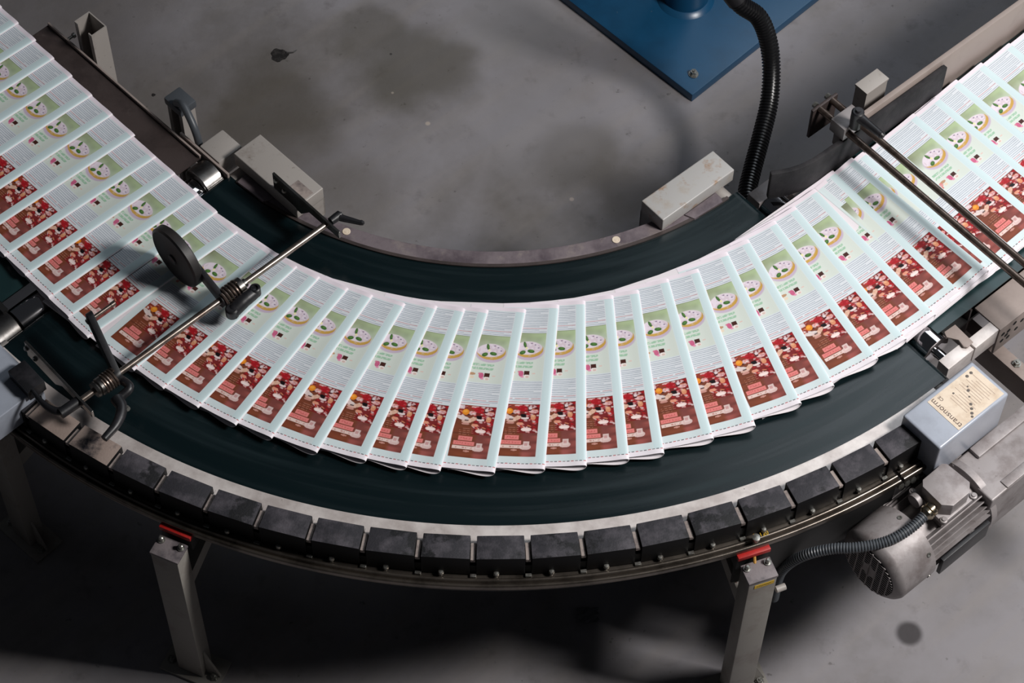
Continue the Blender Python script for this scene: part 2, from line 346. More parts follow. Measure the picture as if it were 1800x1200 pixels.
# outer strip
TH0, DTH, GAPA = -2.07339559, .0716635485, math.radians(.49)
g = G(); g.ring([(RB1, ZB+.004), (RK1-.004-.03, ZB+.004), (RK1-.034, ZB-.004), (RB1, ZB-.004)], A0-.004, A1-.02, 96)
g.build('steel_strip', 'strip', cv, bevel=.0006, seg=1)
g = G(); g.ring([(RK1-.038, ZB-.004), (RK1-.003, ZB-.004), (RK1-.003, ZB-.05), (RK1-.038, ZB-.05)], A0-.004, A1-.02, 96); g.build('block_carrier', 'blockside', cv)
for k in range(-3, 16):
    a = TH0+k*DTH; bnd = a+DTH-GAPA
    if k == 15: bnd = a+DTH*.8
    g = G()
    pr_ = [(RK0, ZB+.030), (RK1, ZB+.030), (RK1+.0015, ZB-.037), (RK0, ZB-.037)]
    # straight-sided block: flat outer face as on the machine
    v = []
    for aa in (a, bnd):
        for r, z in pr_: v.append((r*math.cos(aa), r*math.sin(aa), z+random.uniform(-.0006, .0006)))
    g.add(v, [(0, 1, 2, 3), (7, 6, 5, 4), (0, 4, 5, 1), (1, 5, 6, 2), (2, 6, 7, 3), (3, 7, 4, 0)])
    o = g.build('rubber_block', 'dustblock' if k in (-2, -1) else 'block', cv, bevel=.0016, seg=2)
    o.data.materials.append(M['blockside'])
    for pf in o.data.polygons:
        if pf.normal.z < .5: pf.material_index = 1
    if k in (-2, -1): o['label'] = 'block coated in pale dust'
    am = (a+bnd)/2-.006
    p = Vector((1.6455*math.cos(am), 1.6455*math.sin(am), ZB-.038))
    g = G().lathe(p, (0, 0, 1), [(-.004, .003), (.006, .003), (.006, .0065), (.010, .007), (.014, .005), (.0145, .0025)], 10)
    g.build('rail_screw', 'bolt', cv, smooth=True)
    if k > -3:
        sg = []
        for aa in (a-GAPA*.93, a-GAPA*.16):
            for r in (RK0+.013, RK1-.002): sg.append((r*math.cos(aa), r*math.sin(aa)))
        G().prism([sg[0], sg[1], sg[3], sg[2]], ZB+.012, ZB+.022).build('spacer', 'spacer', cv, bevel=.0008, seg=1)
        sg = []
        for aa in (a-GAPA*.97, a-GAPA*.06):
            for r in (RK0-.008, RK0+.0125): sg.append((r*math.cos(aa), r*math.sin(aa)))
        G().prism([sg[0], sg[1], sg[3], sg[2]], ZB-.01, ZB+.0046).build('strip_tab', 'strip', cv)
    p = Vector((1.647*math.cos(a-GAPA/2), 1.647*math.sin(a-GAPA/2), ZB-.038))
    G().box(p+Vector((0, 0, .001)), (math.cos(a), math.sin(a), 0), (-math.sin(a), math.cos(a), 0), (0, 0, 1), .008, .014, .006).build('clip', 'bolt', cv, bevel=.001, seg=1)
# rail with two ridges
zr = ZB-.040
def rail(a0, a1, n):
    g = G()
    g.ring([(1.62, zr), (1.650, zr)] + [(1.656+.0045*math.cos(t), zr+.0045*math.sin(t)) for t in arc(math.pi, 0, 6)] +
           [(1.6625, zr-.004)] + [(1.6685+.0048*math.cos(t), zr-.002+.0048*math.sin(t)) for t in arc(math.pi, -.6, 7)] + [(1.673, zr-.012), (1.62, zr-.012)], a0, a1, n)
    return g
rail(A0-.01, math.radians(-56.5), 110).build('guide_rail', 'railmetal', cv, smooth=True)
rail(math.radians(-56.2), math.radians(-50), 12).build('guide_rail', 'railmetal', cv, smooth=True)
# skirt below the rail: curved dark plates
g = G(); g.ring([(1.664, zr-.012), (1.668, zr-.012), (1.668, zr-.15), (1.664, zr-.15)], math.radians(-70.5), math.radians(-56.8), 20); g.build('skirt_plate', 'frame', cv)
g = G(); g.ring([(1.60, zr-.013), (1.610, zr-.013), (1.610, zr-.14), (1.60, zr-.14)], A0, A1, 60); g.build('outer_frame', 'frame', cv)
# drive chain rollers near the motor
for i in range(6):
    a = math.radians(-56.3+i*.62)
    p = Vector((1.664*math.cos(a), 1.664*math.sin(a), zr-.03-.004*i))
    G().lathe(p, p.normalized()*1, [(0, .008), (.008, .008), (.008, .004), (.0085, .0001)], 12).build('chain_roller', 'bolt', cv, smooth=True)
# covers at the four corners
def cover(P, r0, r1, s0, s1, z1, z0, name, m, lab, deep=None, bevel=.003):
    g = G(); g.prism([P(r0, s0, 0), P(r1, s0, 0), P(r1, s1, 0), P(r0, s1, 0)], z0, z1)
    o = g.build(name, m, cv, bevel=bevel, seg=3); o['label'] = lab
    if deep:
        g = G(); w = .004
        g.prism([P(r0, s0, 0), P(r0+w, s0, 0), P(r0+w, s1, 0), P(r0, s1, 0)], z0-deep, z0+.004)
        g.prism([P(r0, s0, 0), P(r1-.03, s0, 0), P(r1-.03, s0+w, 0), P(r0, s0+w, 0)], z0-deep, z0+.004)
        g.prism([P(r0, s1-w, 0), P(r1-.03, s1-w, 0), P(r1-.03, s1, 0), P(r0, s1, 0)], z0-deep, z0+.004)
        part2(g, 'side_flap', m, o)
    return o
cover(PR, .767, .841, -.2, .027, ZB+.045, ZB+.004, 'bearing_cover', 'coverpaint', 'pale cover with rusty smudges at the inner end of the curve', .06)
cl = cover(PL, .757, .840, -.2115, .010, ZB+.045, ZB+.004, 'bearing_cover', 'greypaint', 'warm grey cover with a bolted bar at the inner end of the curve', .06)
tb = cover(PR, 1.572, 1.684, -.163, .055, ZB+.06, ZB-.075, 'bearing_cover', 'bluecover', 'cool grey cover with a cream maker label', None, .006)
lc = cover(PL, 1.565, 1.70, -.192, .06, ZB+.06, ZB-.02, 'bearing_cover', 'bluecover', 'plain pale grey cover', None, .003)
q = at(530, 333, ZB+.0452)
g = G(); g.box(q, tL, rL, (0, 0, 1), .052, .026, .0006); st = part2(g, 'worn_sticker', 'spacer', cl)
# end shafts / bearing stubs of the curve belt
for P, a in ((PL, -1), (PR, 1)):
    for q0, q1 in ((.80, .895 if a > 0 else .868), (1.53, 1.60)):
        G().cyl(P(q0, -.012, ZB-.024), P(q1, -.012, ZB-.024), .021, 24).build('end_shaft', 'greypaint', cv, smooth=True)
    g = G(); g.prism([P(.842, -.13, 0), P(.866, -.12, 0), P(.872, -.035, 0), P(.842, -.03, 0)], ZB-.03, ZB+.007); g.build('bearing_bracket', 'innerrim', cv, bevel=.002)
# maker label with lettering
zt = ZB+.0602
g = G(); g.prism([PR(1.583, -.098, 0), PR(1.677, -.098, 0), PR(1.677, .046, 0), PR(1.583, .046, 0)], zt, zt+.0006)
lab = part2(g, 'maker_label', 'label', tb)
def text(s, size, origin, right, up, m, parent, ext=.0002, width=None):
    cu = bpy.data.curves.new('lettering', 'FONT'); cu.body = s; cu.size = size; cu.extrude = ext; cu.materials.append(M[m])
    o = bpy.data.objects.new('lettering', cu); COL.objects.link(o)
    bpy.context.view_layer.update()
    w = o.dimensions.x; k = (width/w) if width and w else 1
    R = Vector(right).normalized(); U = Vector(up).normalized(); N = R.cross(U)
    mw = Matrix((R*k, U, N)).transposed().to_4x4(); mw.translation = Vector(origin)
    me = bpy.data.meshes.new_from_object(o.evaluated_get(bpy.context.evaluated_depsgraph_get()))
    me.transform(mw); me.materials.clear(); me.materials.append(M[m])
    bpy.data.objects.remove(o)
    q = bpy.data.objects.new('lettering', me); COL.objects.link(q); q.parent = parent; q.location = (0, 0, 0) if parent.parent else (0, 0, 0)
    return q
text('transnorm', .019, PR(1.674, -.0815, zt+.0008), -rR, -tR, 'ink', tb, width=.088)
text('CE', .011, PR(1.603, -.066, zt+.0008), -rR, -tR, 'ink', tb, width=.013)
g = G()
for i in range(13):
    s = -.052+i*.0068; r1 = 1.668-random.uniform(0, .012); r0 = 1.594+random.uniform(0, .022)
    g.prism([PR(r0, s, 0), PR(r1, s, 0), PR(r1, s+.0011, 0), PR(r0, s+.0011, 0)], zt+.0006, zt+.0008)
part2(g, 'small_print', mat('faint print', rgb(168, 146, 132), .6), tb)
g = G()
for i, (px, py) in enumerate(((1700, 661), (1701, 679), (1702, 686), (1704, 697), (1706.5, 710), (1708, 718), (1708.5, 726), (1709, 732), (1707, 655), (1676, 691))):
    q = at(px, py, zt+.0008); g.lathe(q, (0, 0, 1), [(0, random.uniform(.0022, .0042)), (.0002, .002)], 9)
part2(g, 'grease_spots', mat('grease', rgb(96, 88, 82), .5), tb)['kind'] = 'stuff'
# support legs
def leg(ang, r, zt_, lab, sticker=False, lean=0):
    c = Vector((math.cos(ang), math.sin(ang), 0)); t = Vector((-math.sin(ang), math.cos(ang), 0)); Z = Vector((0, 0, 1))
    w, d = .066, .046
    b0 = c*r
    g = G(); g.box(b0+Z*(zt_/2+.006), t, c, Z, w, d, zt_-.012)
    L = g.build('leg', 'legpaint', cv, bevel=.003); L['label'] = lab
    g = G(); g.box(b0+Z*(zt_+.003), t, c, Z, w+.003, d+.003, .008); part2(g, 'leg_cap', 'capdark', L, bevel=.002)
    g = G(); g.box(b0+Z*.005, t, c, Z, .15, .082, .01); part2(g, 'foot_plate', 'legpaint', L, bevel=.001)
    for sx in (-1, 1):
        g = hexbolt(b0+t*sx*.056+c*.012+Z*.01, Z, .008, .012); part2(g, 'anchor_bolt', 'bolt', L)
    # triangular gusset
    g = G(); q = b0+t*.034
    v = [q+Z*.012, q+t*.036+Z*.012, q+Z*.11]; v += [x+c*.006 for x in v]
    g.add(v, [(0, 1, 2), (5, 4, 3), (0, 3, 4, 1), (1, 4, 5, 2), (2, 5, 3, 0)]); part2(g, 'gusset', 'legpaint', L)
    # cross brace running in under the conveyor
    g = G(); g.box(b0-c*.14+t*.0+Z*(zt_-.12), -c+Z*.35, t, Vector((0, 0, 1)), .26, .05, .05); part2(g, 'brace', 'legpaint', L, bevel=.002)
    # red damper, two studs, black holder
    g = G(); g.box(c*(r-.036)+Z*(zr-.018), t, c, Z, .076, .012, .014); part2(g, 'red_pad', 'red', L, bevel=.002)
    g = G(); g.box(c*(r-.050)+Z*(zt_-.005), t, c, Z, .075, .03, .05); part2(g, 'holder', 'frame', L, bevel=.002)
    for sx in (-.024, .024):
        g = G().lathe(c*(r-.012)+t*sx+Z*(zt_+.005), Z, [(0, .0085), (.005, .0085), (.005, .0055), (.015, .0055), (.017, .003)], 12); part2(g, 'stud', 'bolt', L, smooth=True)
    if sticker:
        g = G(); g.box(b0+c*.0235+t*.004+Z*(zt_-.018), t, c, Z, .046, .0006, .014); s_ = part2(g, 'yellow_sticker', 'yellow', L)
        g = G()
        for i in range(8): g.box(b0+c*.0240+t*(-.012+i*.0042)+Z*(zt_-.018+.001*math.sin(i*2)), t+Z*(.5 if i % 2 else -.4), c, Z, .0032, .0003, .0014)
        part2(g, 'sticker_print', 'frame', L)
    return L
pl = at(297, 967, .58); leg(math.atan2(pl.y, pl.x), math.hypot(pl.x, pl.y), .58, 'steel box leg standing in the dark under the rail')
pr2 = at(1334.5, 1005, .58); leg(math.atan2(pr2.y, pr2.x), math.hypot(pr2.x, pr2.y), .58, 'steel box leg with a yellow sticker beside the motor', True)
p3 = at(40, 720, .5); leg(math.radians(-131.8), 1.655, .52, 'steel box leg at the dark outer corner')
# yellow tie and marking on the rail
g = G().tube(bez([at(1326, 940, ZB-.02), at(1325, 955, ZB-.05), at(1326, 975, ZB-.065), at(1327, 990, .585)], 6), .0035, 8); tag(g.build('tie', mat('ochre tie', rgb(170, 125, 50), .6), cv, smooth=True), 'ochre cable tie')
G().lathe(at(1328, 950, ZB-.03), (0, 0, 1), [(0, .006), (.01, .006), (.01, .009), (.016, .009), (.017, .005)], 12).build('rail_screw', 'bolt', cv, smooth=True)
q = at(1336, 943, zr+.006)
t_ = text('120', .014, q, (.94, .33, 0), (-.33, .94, 0), 'yellow', cv); t_.location = -ROOT[cv.name]
t_['label'] = 'yellow figures written on the rail'

# ---------------------------------------------------------------- left conveyor
lcv = thing('infeed_conveyor', PL(1.2, .45, 0), 'straight conveyor with dark brown side plate carrying papers in from the top corner', 'conveyor')
def slab(P, r0, r1, s0, s1, z0, z1, name, m, parent, bevel=0, lab=None):
    o = G().prism([P(r0, s0, 0), P(r1, s0, 0), P(r1, s1, 0), P(r0, s1, 0)], z0, z1).build(name, m, parent, bevel=bevel)
    if lab: o['label'] = lab
    return o
slab(PL, .886, .975, .083, .655, ZB-.004, ZB-.0005, 'side_plate', 'darkplate', lcv)
slab(PL, .882, .887, .083, .655, ZB-.02, ZB+.008, 'plate_lip', 'beampaint', lcv, .0008)
slab(PL, .970, 1.475, .085, 1.5, ZB-.003, ZB+.0, 'belt', 'greenbelt', lcv)
slab(PL, .943, .966, .66, 1.6, ZB-.03, ZB+.004, 'edge_rail', 'frame', lcv)
slab(PL, .955, .969, .09, 1.6, ZB-.10, ZB-.005, 'side_frame', 'frame', lcv)
slab(PL, 1.476, 1.49, .06, 1.6, ZB-.10, ZB+.0, 'side_frame', 'frame', lcv)
slab(PL, .97, 1.475, .12, 1.6, ZB-.06, ZB-.05, 'under_tray', 'frame', lcv)
slab(PL, .872, .878, -.008, .165, ZB-.05, ZB+.014, 'end_plate', 'beampaint', lcv, .001)
slab(PL, .799, .871, .03, .10, ZB-.045, ZB+.018, 'bearing_block', 'greypaint', lcv, .004)
G().lathe(PL(.88, .042, ZB-.032), rL, [(0, .042), (.003, .046), (.050, .046), (.053, .042)], 40).build('roller_sleeve', 'steel', lcv, smooth=True)
G().lathe(PL(.934, .036, ZB-.040), rL, [(0, .030), (.002, .037), (.004, .0385), (.542, .0385), (.544, .030)], 48).build('chrome_roller', 'chrome', lcv, smooth=True)
G().lathe(PL(1.482, .036, ZB-.042), rL, [(0, .040), (.003, .044), (.060, .044), (.063, .040), (.063, .02), (.08, .02)], 40).build('roller_sleeve', 'steel', lcv, smooth=True)
for (s, r) in ((.585, .877),):
    G().lathe(PL(r, s, ZB+.0), -rL, [(-.01, .004), (.012, .004), (.012, .007), (.018, .007)], 10).build('lip_screw', 'bolt', lcv, smooth=True)
# lipped channel posts
def cpost(c, ax, ay, w, d, z1, name, label):
    t = .003; lip = .013; ax = Vector(ax); ay = Vector(ay); c = Vector((c[0], c[1], 0))
    pts = [(-w/2, -d/2+lip), (-w/2, -d/2), ]
    # outline of a C open towards -ax side
    o_ = [(-w/2, d/2-0), (w/2, d/2), (w/2, -d/2), (-w/2, -d/2)]
    path = [(-w/2, d/2-lip), (-w/2, d/2), (w/2, d/2), (w/2, -d/2), (-w/2, -d/2), (-w/2, -d/2+lip)]
    inner = [(-w/2+t, -d/2+lip), (-w/2+t, -d/2+t), (w/2-t, -d/2+t), (w/2-t, d/2-t), (-w/2+t, d/2-t), (-w/2+t, d/2-lip)]
    poly = [c+ax*x+ay*y for x, y in path+inner]
    return G().prism(poly, 0.004, z1), poly
pz = .735
pc = (at(155, 20, pz)+at(184, 50, pz)+at(162, 64, pz)+at(134, 33, pz))/4
post = thing('channel_post', (pc.x, pc.y, 0), 'open grey steel channel post standing behind the infeed side plate', 'post')
g, _ = cpost(pc, -rL, tL, .046, .066, pz, '', '')
g.build('channel', 'greypaint', post)
G().prism([pc+rL*a+tL*b_ for a, b_ in ((-.05, -.06), (.05, -.06), (.05, .06), (-.05, .06))], 0, .006).build('foot_plate', 'greypaint', post)
pz2 = .69; pc2 = at(318, 185, pz2)
post2 = thing('channel_post', (pc2.x, pc2.y, 0), 'short channel post with a black clip and grey cable beside the inner bearing', 'post')
g, _ = cpost(pc2, -rL, tL, .04, .055, pz2, '', ''); g.build('channel', 'greypaint', post2)
G().prism([pc2+rL*a+tL*b_ for a, b_ in ((-.05, -.05), (.05, -.05), (.05, .05), (-.05, .05))], 0, .006).build('foot_plate', 'greypaint', post2)
G().box(pc2+Vector((0, 0, .012)), rL, tL, (0, 0, 1), .05, .062, .024).build('clip_cap', 'conduit', post2, bevel=.005)
path = bez([at(310, 180, .72), at(322, 186, .735), at(335, 210, .72), at(345, 235, .69), at(352, 262, .63), at(356, 290, .5)], 10)
tag(G().tube(path, .0095, 12).build('signal_cable', 'conduit', smooth=True), 'grey cable bending down from the clipped post beside the infeed', 'cable')

# ---------------------------------------------------------------- right conveyor
rcv = thing('outfeed_conveyor', PR(1.2, .45, 0), 'straight conveyor with tall grey side beam and green belt leading to the other top corner', 'conveyor')
slab(PR, .966, 1.452, .085, 1.6, ZB-.003, ZB, 'belt', 'greenbelt', rcv)
G().lathe(PR(.985, .072, ZB-.040), rR, [(0, .0395), (.43, .0395)], 48).build('belt_nose', 'greenbelt', rcv, smooth=True)
slab(PR, .953, .965, .30, 1.6, ZB-.02, ZB+.13, 'side_beam', 'beampaint', rcv, .0015)
slab(PR, .935, .964, .12, 1.6, ZB-.12, ZB-.021, 'side_frame', 'beampaint', rcv, .0015)
slab(PR, .966, 1.45, .12, 1.6, ZB-.07, ZB-.06, 'under_tray', 'frame', rcv)
slab(PR, .885, .925, .035, .105, ZB-.075, ZB-.01, 'bearing_block', 'castgrey', rcv, .003)
G().lathe(PR(.926, .072, ZB-.042), rR, [(0, .036), (.002, .040), (.056, .040), (.058, .036)], 48).build('chrome_roller', 'chrome', rcv, smooth=True)
G().lathe(PR(1.418, .072, ZB-.042), rR, [(0, .037), (.002, .0415), (.048, .0415), (.050, .038), (.050, .012), (.075, .012)], 48).build('chrome_roller', 'chrome', rcv, smooth=True)
# outer bearing arm
slab(PR, 1.497, 1.528, .045, .128, ZB-.075, ZB-.018, 'tension_bar', 'strip', rcv, .001)
slab(PR, 1.502, 1.530, .130, .206, ZB-.068, ZB-.012, 'tension_bar', 'strip', rcv, .001)
hk = [at(x, y, ZB-.010) for x, y in ((1679, 570), (1660, 583), (1664, 592), (1685, 597), (1694, 609), (1701, 610), (1711, 601))]
G().prism(hk, ZB-.015, ZB-.010).build('hook_plate', 'beampaint', rcv, bevel=.001)
slab(PR, 1.453, 1.533, .208, 1.6, ZB-.018, ZB-.012, 'channel_top', 'beampaint', rcv, .001)
o = slab(PR, 1.527, 1.533, .208, .33, ZB-.11, ZB-.018, 'channel_side', 'beampaint', rcv, .001)
for i, (s, z) in enumerate(((.225, -.045), (.245, -.05), (.262, -.035), (.228, -.075), (.25, -.08), (.275, -.07), (.29, -.05), (.24, -.063))):
    g = G().lathe(PR(1.533, s, ZB+z), rR, [(0, .006), (.0006, .006)], 12); part2(g, 'screw_hole', 'dark', o)
slab(PR, 1.36, 1.45, .20, .206, ZB-.11, ZB-.02, 'cross_plate', 'darkplate', rcv)
qa = at(1752, 612, ZB-.16)
sq = (qa-Vector((0, 0, qa.z))).dot(tR)
slab(PR, 1.40, 1.95, sq-.018, sq+.018, ZB-.235, ZB-.16, 'cross_beam', 'beampaint', rcv, .003)
qb = at(1787, 640, ZB-.16)
g = hexbolt(qb, (0, 0, 1), .008, .012); g.build('beam_bolt', 'bolt', rcv)
slab(PR, 1.46, 1.475, .3, 1.2, ZB-.235, ZB-.13, 'lower_rail', 'frame', rcv, .003)
# channel post behind the beam
pzr = .80
pcR = (at(1505, 147, pzr)+at(1543, 123, pzr)+at(1560, 140, pzr)+at(1523, 165, pzr))/4
postR = thing('channel_post', (pcR.x, pcR.y, 0), 'capped grey steel post rising behind the outfeed side beam', 'post')
g, _ = cpost(pcR, rR, tR, .036, .070, pzr-.004, '', ''); g.build('channel', 'greypaint', postR)
G().box(Vector((pcR.x, pcR.y, pzr-.001)), rR, tR, (0, 0, 1), .040, .074, .007).build('post_cap', 'greypaint', postR, bevel=.0015)
G().prism([Vector((pcR.x, pcR.y, 0))+rR*a+tR*b_ for a, b_ in ((-.05, -.06), (.04, -.06), (.04, .06), (-.05, .06))], 0, .006).build('foot_plate', 'greypaint', postR)

# rubber guide flap: bent sheet on edge
gu = thing('sheet_guide', PR(.975, .3, ZB+.02), 'black rubber guide flap with clamp block and twin steel rods over the outfeed papers', 'guide')
pathxy = bez([PR(.9345, .045, 0), PR(.958, .09, 0), PR(.9705, .14, 0), PR(.9735, .21, 0), PR(.9735, .36, 0), PR(.9735, .585, 0)], 8)
n = len(pathxy); hz = .0065; v = []
for i, p in enumerate(pathxy):
    T = (pathxy[min(i+1, n-1)]-pathxy[max(i-1, 0)]).normalized(); N = Vector((-T.y, T.x, 0))
    for sgn, z in ((-1, ZB+.018), (1, ZB+.018), (1, ZB+.112), (-1, ZB+.112)): v.append(p+N*sgn*hz+Vector((0, 0, z)))
f = [(i*4+k, i*4+(k+1) % 4, (i+1)*4+(k+1) % 4, (i+1)*4+k) for i in range(n-1) for k in range(4)]+[(0, 1, 2, 3), tuple((n-1)*4+k for k in (3, 2, 1, 0))]
G().add(v, f).build('rubber_flap', 'rubber', gu, bevel=.0025)
zrod = ZB+.135
ra = at(1550, 250, zrod); rb = at(1550, 284, zrod)
sa = (ra-PR(0, 0, zrod)).dot(tR); sb = (rb-PR(0, 0, zrod)).dot(tR)
for s in (sa, sb):
    G().cyl(PR(.885, s, zrod), PR(1.72, s, zrod), .0085, 20).build('guide_rod', 'darkrod', gu, smooth=True)
sm = (sa+sb)/2
G().box(PR(.955, sm, zrod), rR, tR, (0, 0, 1), .045, abs(sa-sb)+.028, .040).build('clamp_block', 'castgrey', gu, bevel=.002)
G().box(PR(.955, sm, zrod-.045), rR, tR, (0, 0, 1), .028, .05, .05).build('clamp_bracket', 'castgrey', gu, bevel=.002)
G().box(PR(.880, sm+.0, zrod-.045), rR, tR, (0, 0, 1), .008, .082, .10).build('end_plate', 'darkplate', gu, bevel=.002)
for s in (sa, sb): G().lathe(PR(.874, s, zrod), -rR, [(0, .008), (.008, .008), (.008, .004)], 6).build('rod_nut', 'bolt', gu)
def lever(g, base, axis, direction, L, r0, stem, drop=-.0, bend=.3, n=12, up=None):
    """clamping lever: stem cylinder along axis and a tapering arm"""
    base = Vector(base); A = Vector(axis).normalized(); D = Vector(direction).normalized()
    g.lathe(base, A, [(0, r0*.9), (stem*.5, r0), (stem*.95, r0), (stem, r0*.8), (stem, r0*.45), (stem*1.12, r0*.4)], 20)
    top = base+A*stem*.7
    pts = [top, top+D*L*.25+A*L*bend*.16, top+D*L*.6+A*L*bend*.55, top+D*L+A*L*bend]
    g.tube(bez(pts, 6), [r0*.85]*4+[r0*(.85-.25*i/15) for i in range(15)][:15], n, flat=.8) if False else g.tube(bez(pts, 6), [r0*(.9-.35*i/18) for i in range(19)], n)
    g.lathe(pts[-1]-D*.004, D+A*bend, [(0, r0*.5), (.004, r0*.62), (.010, r0*.45), (.012, .0005)], 12)
    return g
lb = at(1503, 222, zrod+.022)
lever(G(), lb, (0, 0, 1), at(1548, 238, zrod+.05)-at(1504, 205, zrod+.05), .074, .0150, .056, bend=-.05).build('clamp_lever', 'black', gu, smooth=True)

# ---------------------------------------------------------------- pressure wheel assembly
pw = thing('pressure_wheel_assembly', PL(1.3, -.1, ZB), 'steel cross rod with black rubber pressure wheel, springs and clamp levers over the papers', 'roller')
zR = ZB+.085
e1 = at(574, 394, zR); e2 = at(140, 705, zR); RD = (e2-e1).normalized(); ND = Vector((-RD.y, RD.x, 0)); Z = Vector((0, 0, 1))
if ND.dot(tL) < 0: ND = -ND          # ND points up the infeed
G().cyl(e1, e2, .0075, 20).build('cross_rod', 'rodmetal', pw, smooth=True)
def onrod(px, py):
    q = at(px, py, zR); return e1+RD*(q-e1).dot(RD)
# bracket bars at both ends
def bar(q0, q1, zt, h, th, name, wide=None):
    a = at(*q0, zt); b_ = at(*q1, zt); d = (b_-a); L = d.length; d.normalize(); nn = Vector((-d.y, d.x, 0)); g = G()
    prof = [(0, 0), (L, 0), (L, -.022), (L*.55, -.026), (L*.42, -h), (0, -h)]
    v = [a+d*x+Z*z+nn*s for s in (-th/2, th/2) for x, z in prof]; n = len(prof)
    g.add(v, [tuple(range(n)), tuple(range(2*n-1, n-1, -1))]+[(i, n+i, n+(i+1) % n, (i+1) % n) for i in range(n)])
    o = g.build(name, 'steel', pw, bevel=.0006, seg=1)
    return a, d, nn, L, o
a, d, nn, L, o = bar((480, 303), (597, 408), ZB+.10, .062, .006, 'bracket_bar')
side = -nn if nn.dot(rL) < 0 else nn
if nn.dot(rL) < 0: nn = -nn
for x, z in ((.012, -.018), (.04, -.03)):
    g = G().lathe(a+d*x+Z*z+nn*.003, nn, [(0, .0065), (.003, .0065), (.006, .003), (.0062, .0001)], 14); part2(g, 'bracket_screw', 'bolt', o, smooth=True)
p = e1-RD*.012
lever(G(), p, -RD, d*1.0+Vector((.35, .1, 0)), .052, .0105, .03, bend=.25).build('clamp_lever', 'black', pw, smooth=True)
a, d, nn, L, o = bar((44, 599), (162, 723), ZB+.10, .055, .006, 'bracket_bar')
if nn.dot(rL) < 0: nn = -nn
for x, z in ((.004, -.022), (.034, -.03)):
    g = G().lathe(a+d*x+Z*z+nn*.003, nn, [(0, .0065), (.003, .0065), (.006, .003), (.0062, .0001)], 14); part2(g, 'bracket_screw', 'bolt', o, smooth=True)
q = at(48, 668, ZB+.07)
G().box(q, d, nn, Z, .075, .045, .035).build('clamp_block', 'black', pw, bevel=.003)
path = bez([at(57, 686, ZB+.085), at(75, 708, ZB+.085), at(97, 722, ZB+.085), at(118, 720, ZB+.085)], 6)
G().tube(path, [.005+.006*i/len(path) for i in range(len(path))], 12).build('clamp_lever', 'black', pw, smooth=True)
G().cyl(at(106, 727, ZB+.085), at(137, 706, ZB+.085), .0125, 20).build('lever_hub', 'black', pw, smooth=True)
# wheel
wc = at(312, 450, ZB+.104); wax = RD
wr = .079
w = G().lathe(wc-wax*.013, wax, [(0, .02), (0, .030), (.002, wr-.012), (.0005, wr-.006), (.004, wr), (.022, wr), (.0255, wr-.006), (.024, wr-.012), (.026, .030), (.026, .02)], 64)
wh = w.build('rubber_wheel', 'tyre', pw, smooth=True)
g = G().lathe(wc+wax*.012, wax, [(0, .014), (.005, .013), (.006, .008), (.007, .0001)], 20); part2(g, 'wheel_hub', 'black', wh, smooth=True)
def flatbar(p, q, w, th, name, m='black', zax=Z):
    p = Vector(p); q = Vector(q); d = (q-p); L = d.length; d.normalize(); side = wax; upv = d.cross(side).normalized()
    g = G(); n = 10; pts = []
    for i in range(n+1): t = math.pi/2+math.pi*i/n; pts.append((math.cos(t)*w/2, math.sin(t)*w/2))
    for i in range(n+1): t = -math.pi/2+math.pi*i/n; pts.append((L+math.cos(t)*w/2, math.sin(t)*w/2))
    v = [p+d*x+upv*y+side*s for s in (-th/2, th/2) for x, y in pts]; k = len(pts)
    g.add(v, [tuple(range(k)), tuple(range(2*k-1, k-1, -1))]+[(i, k+i, k+(i+1) % k, (i+1) % k) for i in range(k)])
    return g
s1 = onrod(393, 528)                 # where the wheel arm meets the rod
arm_a = wc-wax*.018; arm_b = s1
flatbar(arm_a, arm_b+Z*0, .034, .012, '').build('wheel_arm', 'black', pw, bevel=.001)
def spring(c0, c1, r, turns, wire, name='spring'):
    c0 = Vector(c0); c1 = Vector(c1); A = (c1-c0); L = A.length; A.normalize(); N = Z; B = A.cross(N); n = turns*18
    return G().tube([c0+A*L*i/n+(N*math.cos(2*math.pi*i*turns/n)+B*math.sin(2*math.pi*i*turns/n))*r for i in range(n+1)], wire, 8)
spring(onrod(392, 527), onrod(418, 508), .0200, 5, .0033).build('spring', 'darkrod', pw, smooth=True)
G().cyl(onrod(392, 527), onrod(419, 507), .0115, 20).build('spring_core', 'frame', pw, smooth=True)
G().lathe(onrod(417, 509), -RD, [(0, .019), (.002, .0215), (.015, .0215), (.017, .019), (.017, .011), (.026, .011)], 32).build('collar', 'steel', pw, smooth=True)
# lever 1 : fat black tongue alongside the rod
la = at(408, 548, ZB+.075); lb_ = at(449, 512, ZB+.085)
g = G().tube(bez([la, la*.5+lb_*.5+Z*.004, lb_], 8), [.015, .0165, .017, .017, .017, .017, .017, .017, .0165, .0165, .0165, .0165, .016, .016, .0155, .015, .013], 14)
g.lathe(lb_-Z*.012, Z, [(0, .010), (.004, .0125), (.026, .0125), (.028, .010), (.028, .007), (.024, .0065)], 20)
g.lathe(la-Z*.014, Z, [(0, .012), (.004, .015), (.026, .015), (.029, .012)], 20)
g.box(la*.5+s1*.5+Vector((0, 0, -.004)), (la-s1), ND, Z, (la-s1).length+.01, .022, .012)
g.build('clamp_lever', 'black', pw, smooth=True)
